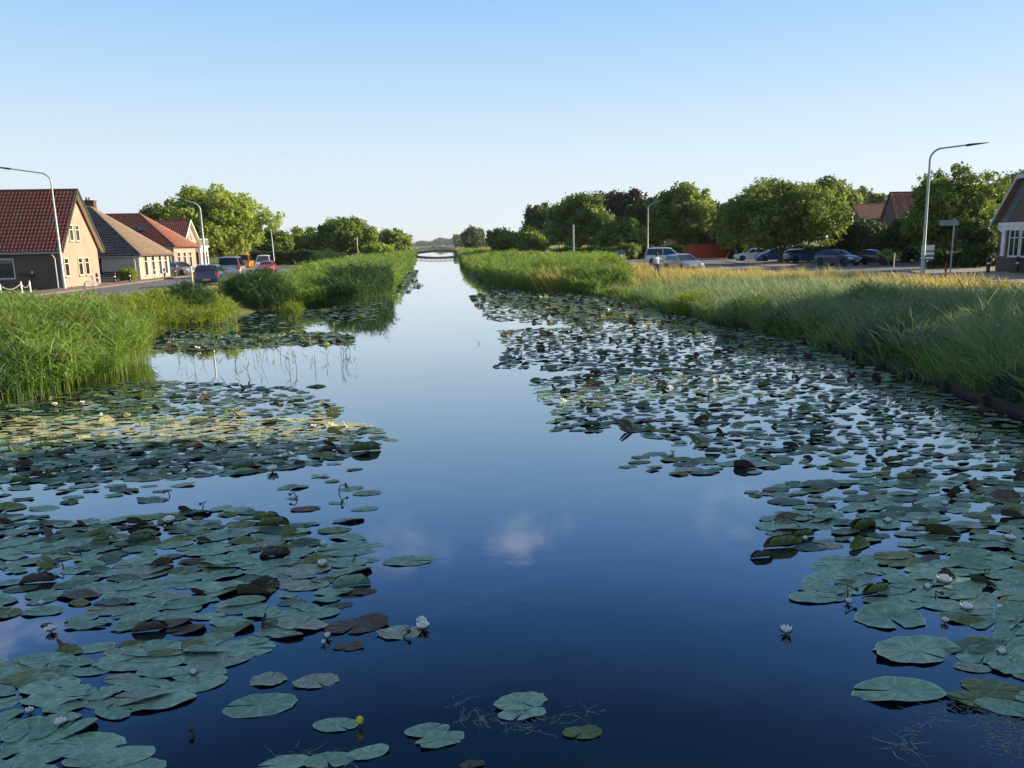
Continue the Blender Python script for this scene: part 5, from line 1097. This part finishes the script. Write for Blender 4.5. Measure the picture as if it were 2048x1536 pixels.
for ri, (poly, cover, size, stand, place, grp) in enumerate(rafts):
    wp = [tuple(at(x, y, 0)[:2]) for x, y in poly]; A = area(wp); n = int(A*cover/(size*size*.60*OVAL)*2.2); n = min(n, 9000); P = scatter(wp, max(n, 3)*3, r); kept = []; cell = {}
    md = size*(.46 if cover > .9 else .54 if cover > .8 else .74 if cover > .5 else 1.25 if cover < .35 else .95)
    for p in P:
        if any((p[0]-t[0])**2+((p[1]-t[1])/OVAL/1.3)**2 < (t[2]*.50)**2 for t in taken): continue
        if not XL(p[1])+.1 < p[0] < XR(p[1])-.1: continue
        k = (int(p[0]//md), int(p[1]//(md*OVAL))); ok = True
        for i in (-1, 0, 1):
            for j in (-1, 0, 1):
                for q in cell.get((k[0]+i, k[1]+j), ()):
                    if (q[0]-p[0])**2+((q[1]-p[1])/OVAL)**2 < md*md: ok = False
        if ok: cell.setdefault(k, []).append(p); kept.append(p)
        if len(kept) >= n: break
    if cover > .6:                                   # small gaps in the dense rafts
        kept = [p for p in kept if r.random() < min(1, cover+.12)]
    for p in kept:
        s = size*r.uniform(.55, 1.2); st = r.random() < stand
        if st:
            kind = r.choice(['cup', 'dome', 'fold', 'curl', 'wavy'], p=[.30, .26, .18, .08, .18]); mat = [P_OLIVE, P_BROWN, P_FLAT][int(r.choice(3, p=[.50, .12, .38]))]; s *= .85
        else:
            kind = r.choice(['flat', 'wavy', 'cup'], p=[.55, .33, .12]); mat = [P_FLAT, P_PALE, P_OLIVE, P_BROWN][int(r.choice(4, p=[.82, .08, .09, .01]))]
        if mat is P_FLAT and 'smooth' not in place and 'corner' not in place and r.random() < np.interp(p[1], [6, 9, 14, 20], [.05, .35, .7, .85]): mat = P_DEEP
        if 'sunlit' in place: mat = [P_PAINTED_SUN, P_FLAT, P_OLIVE, P_YEL][int(r.choice(4, p=[.62, .18, .17, .03]))]  # most pads here carry painted sun glare in their colour
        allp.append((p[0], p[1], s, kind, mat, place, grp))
allp.sort(key=lambda a: a[0]**2+a[1]**2)
def inframe(x, y):
    v = M3.transposed() @ Vector((x, y, -CAM_H)); px = 1024+F_PX*v.x/-v.z; py = 768-F_PX*v.y/-v.z; return -60 < px < 2108 and py < 1600
allp = [a for a in allp if inframe(a[0], a[1])]
near_n = max(0, 298-len(solo)); st_acc = {}
for i, (x, y, s, kind, mat, place, grp) in enumerate(allp):
    z = .003+.011*((i*7) % 11)/11*(1 if y < 25 else .4); rot = r.normal(0, .2)
    if i < near_n:
        lb = ('%s %s lily pad %s' % (COLW[mat.name], WORDS[kind] if kind != 'cup' else 'upturned', place)); place_pad(x, y, z, s, kind, mat, rot, lb, grp, r)
    else:
        V, Q, UV = PK[kind][int(r.integers(0, len(PK[kind])))]; c_, s_ = math.cos(rot), math.sin(rot); tx, ty = r.normal(0, .03, 2)
        W = np.stack([(V[:, 0]*c_-V[:, 1]*s_)*s+x, (V[:, 0]*s_+V[:, 1]*c_)*s+y, V[:, 2]*s*.9+z+V[:, 0]*s*tx+V[:, 1]*s*ty+.0], -1)
        W[:, 2] = np.maximum(W[:, 2], .001)
        st_acc.setdefault(mat.name, []).append((W, Q, UV, r.random()))
V = []; Qs = []; U = []; Rn = []; mi = []; k = 0
mats_ = [P_PAINTED_SUN, P_DEEP, P_FLAT, P_OLIVE, P_BROWN, P_PALE, P_YEL]
for i, m_ in enumerate(mats_):
    for (W, Q, UV, rv) in st_acc.get(m_.name, []):
        V.append(W); Qs.append(Q+k); U.append(UV); Rn.append(np.full(len(W), rv)); mi.append(np.full(len(Q), i, np.int32)); k += len(W)
me = np_mesh('lily_pads', np.concatenate(V), np.concatenate(Qs), True, rnd=np.concatenate(Rn), uv=np.concatenate(U))
for m_ in mats_: me.materials.append(m_)
me.polygons.foreach_set('material_index', np.concatenate(mi))
tag(link('lily_pads', me), 'countless farther lily pads crowding both sides of the canal', 'lily pads', kind='stuff')
print('PADS individual', npads, 'all', len(allp)+len(solo))

# flowers
M('petal', (.95,.95,.93), .5, 0, .03); M('petal_yellow', (.75,.60,.03), .5); M('sepal', (.06,.05,.03), .6); M('flower_heart', (.75,.50,.05), .6)
def flower_mesh(opn, seed):
    r = random.Random(seed); V = []; Fs = []
    for layer, (n, L, e) in enumerate(((8, .058, .35), (8, .052, .75), (6, .042, 1.1))):
        e = e+(1-opn)*.55
        for i in range(n):
            a = 2*math.pi*(i+layer*.5)/n+r.uniform(-.08, .08); L_ = L*r.uniform(.9, 1.1); d = Vector((math.cos(a), math.sin(a), 0)); s = Vector((-d.y, d.x, 0)); o = len(V); w = .016
            for j, (t, ww) in enumerate(((0, .35), (.35, 1), (.7, .85), (1, .08))):
                ee = e+t*.45; p = d*(.008+L_*t*math.cos(ee))+Vector((0, 0, .012+L_*t*math.sin(ee))); V += [p-s*w*ww, p+d*-.004*ww, p+s*w*ww]
            for j in range(3): b = o+j*3; Fs += [(b, b+1, b+4, b+3), (b+1, b+2, b+5, b+4)]
    me = bpy.data.meshes.new('water_lily'); me.from_pydata([tuple(v) for v in V], [], Fs); me.polygons.foreach_set('use_smooth', [True]*len(Fs)); return me
FM = [flower_mesh(o, i) for i, o in enumerate((1., .55, .15))]
for m_ in FM: m_.materials.append(M('petal'))
m = MB(); m.lathe([(.004, .0), (.016, .012), (.018, .028), (.008, .034)], n=10); hm_ = m.build('heart', M('flower_heart')).data; bpy.data.objects.remove(bpy.data.objects['heart'])
m = MB()
for i in range(5):
    a = i*1.257; d = Vector((math.cos(a), math.sin(a), 0)); s = Vector((-d.y, d.x, 0)); m.add([Vector((0,0,.0)), d*.03-s*.014+Vector((0,0,.008)), d*.058+Vector((0,0,.03)), d*.03+s*.014+Vector((0,0,.008))], [(0, 1, 2, 3)])
m.lathe([(.008, -.05), (.008, .012)], n=6); sm_ = m.build('sepals', M('sepal')).data; bpy.data.objects.remove(bpy.data.objects['sepals'])
fl = [(1572,1266,1,30,'white water lily alone in open dark water'), (843,1246,0,24,'upper white flower on the yellowish pad'), (846,1258,0,30,'lower white flower on the yellowish pad'), (655,1276,2,22,'round white bud above a smaller one in open water'),
 (647,1288,2,16,'smaller white bud below the round one'), (645,1132,1,26,'white lily at the right edge of the left raft, by a bent stem'), (646,1092,2,20,'small white lily above another at the left raft edge'), (60,1426,1,22,'white lily beside a folded leaf at lower left'),
 (121,1449,0,26,'white lily on a pale pad at lower left'), (102,1262,0,24,'white lily beside the small olive cupped leaf'), (83,1210,2,18,'small white lily half hidden in the left raft'), (338,1046,0,28,'white lily before dark sticks at the head of the left raft'),
 (388,1349,2,20,'cream half open bud in the smooth left raft'), (1697,1206,2,20,'white bud at the tip of a bent stalk on the right'), (1855,1178,2,22,'left of two white lilies in the smooth right raft'), (1888,1166,0,34,'right of two white lilies in the smooth right raft'),
 (1932,1219,0,28,'white lily behind the dark tilted leaf'), (1890,1244,1,20,'white lily just under the dark tilted leaf'), (2003,1308,2,24,'white bud beside a pad at the lower right'), (545,943,0,26,'white lily at the edge of the far left raft'),
 (302,920,1,18,'white lily inside the far left raft'), (570,915,1,18,'white lily beside the long dark green hump'), (511,1082,2,9,'tiny white bud on the glossy humped leaf'), (628,856,1,16,'white lily in the sunlit strip'), (110,812,1,14,'white lily below the near left reeds'),
 (165,808,1,12,'second white lily below the near left reeds'), (1890,1010,1,18,'white lily near the right edge of the right raft'), (2020,1080,0,24,'white lily against the right frame edge'), (1775,1045,1,20,'white lily among upturned leaves on the right'),
 (1830,1050,1,18,'white lily right of another among upturned leaves'), (1345,905,1,12,'white lily on the thin far tip of the right raft'), (1560,790,1,10,'tiny white lily in the middle of the right raft'), (1450,830,1,10,'tiny white lily left of centre in the right raft'),
 (1700,880,1,12,'small white lily behind the olive humped leaves'), (1820,905,1,12,'small white lily right of the olive humped leaves'), (1610,1080,2,16,'white bud by the left edge of the near right raft'), (396,700,1,14,'pale lily in the left bay')]
for i, (px, py, ty, w, lb) in enumerate(fl):
    p = at(px, py, .012); q = at(px+w, py, .012); s = (q-p).length/.105; root = tag(empty('water_lily', (p.x, p.y, .012), i*1.3), lb, 'water lily', 'white water lilies'); root.scale = (s, s, s*.8)
    link('petals', FM[ty], None, root); link('sepals', sm_, None, root)
    if ty < 2: link('heart', hm_, None, root)
p = at(720, 1447, .03); root = tag(empty('yellow_lily', (p.x, p.y, .03)), 'single yellow lily bud at the tip of an oval pad', 'water lily')
m = MB(); m.lathe([(.006, 0), (.022, .01), (.027, .028), (.02, .045), (.01, .048)], n=12); m.build('bud', M('petal_yellow'), root, smooth=50); m = MB(); m.lathe([(.006, -.05), (.006, .002)], n=6); m.build('stem', M('sepal'), root)
# dark buds and bent stalks
M('stalk', (.05,.04,.03), .7)
def stalk(label, px, py, h, seed, bent=True):
    h *= .7
    r = random.Random(seed); p = at(px, py, 0); root = tag(empty('bud_stalk', p), label, 'stalk', 'bare stalks and dark buds'); m = MB(); d = r.uniform(-.06, .06)
    pts = [(0,0,-.05), (d*.3, 0, h*.5), (d, .01, h)]
    if bent: pts.append((d+r.choice((-1, 1))*h*.6, 0, h*.62))
    m.tube(pts, .007, 6); m.build('stem', M('stalk'), root); m = MB(); e = pts[-1]; m.lathe([(.005, -.008), (.017, .004), (.019, .015), (.006, .028)], e, 10); m.build('bud', M('stalk'), root, smooth=50)
for i, (px, py, h, lb) in enumerate(((677, 985, .16, 'bent stalk with a small bud left of centre'), (698, 975, .05, 'short dark bud right of the bent stalk'), (404, 1020, .16, 'thin stalk with a pale tip at the left gap'), (594, 998, .13, 'hooked stalk before the far left raft'), (340, 992, .1, 'twisted stalk in the left gap'),
     (682, 1010, .04, 'low dark bud in open water left of centre'), (705, 1125, .09, 'angular dark stalk behind a thin pad'), (128, 1140, .14, 'dark knobbed bud in the left raft'), (163, 1112, .12, 'dark bud left of the middle of the left raft'), (1695, 1200, .2, 'bent stalk above a white bud on the right'),
     (1870, 1200, .12, 'dark bud between the two white lilies on the right'), (1075, 797, .1, 'dark bud at the left rim of the right raft'), (1113, 846, .08, 'lone dark bud in water left of the right raft'), (390, 1472, .05, 'dark sunken bud in the lower left water'), (960, 688, .08, 'tiny dark bud in mid canal'), (805, 1276, .06, 'dark bud beside the yellowish pad'))):
    stalk(lb, px, py, h, i, h > .09)
# sunken twigs and weed just at the surface
M('twig', (.20,.24,.26), .8, 0, .4, 20)
def twigs(label, pts, n, seed, L=.35, cat='twigs'):
    r = random.Random(seed); m = MB()
    for k in range(n):
        a = pts[r.randrange(len(pts)-1)]; i = pts.index(a); b = pts[i+1]; t = r.random(); p = at(a[0]+(b[0]-a[0])*t+r.gauss(0, 12), a[1]+(b[1]-a[1])*t+r.gauss(0, 8), 0); an = r.uniform(0, 6.28); l = L*r.uniform(.15, 1)**1.5; z = .002
        q = [Vector((p.x, p.y, z))]
        for j in range(4): an += r.gauss(0, .35); q.append(q[-1]+Vector((math.cos(an), math.sin(an), 0))*l/4)
        m.tube(q, [.0028, .0024, .002, .0014, .0008], 4)
    tag(m.build('submerged_twigs', M('twig')), label, cat, kind='stuff')
twigs('pale sunken twigs in the dark water at the lower right corner', [(1790, 1500), (1860, 1445), (1930, 1410), (2000, 1430), (2060, 1470), (1990, 1500), (1960, 1400), (2050, 1530)], 170, 5, .26)
twigs('pale sunken weed around the pair of pads at bottom centre', [(915, 1390), (930, 1430), (980, 1440), (1060, 1450), (1110, 1440), (1200, 1418)], 70, 6, .18)
twigs('floating scraps by the bottom left pads', [(520, 1536), (600, 1500), (700, 1525), (730, 1520)], 30, 7, .2)

# ------------------------------------------------------------------ air
def haze():
    m = bpy.data.materials.new('haze_air'); m.use_nodes = True; nt = m.node_tree; nt.nodes.clear(); out = N(nt, 'ShaderNodeOutputMaterial'); v = N(nt, 'ShaderNodeVolumePrincipled')
    v.inputs['Color'].default_value = (.82, .88, .97, 1); v.inputs['Density'].default_value = .00010; v.inputs['Anisotropy'].default_value = .2; nt.links.new(v.outputs[0], out.inputs['Volume'])
    b = MB(); b.box(-4200, 4200, -120, 4700, -2.5, 40); tag(b.build('haze', m), kind='stuff')
haze()
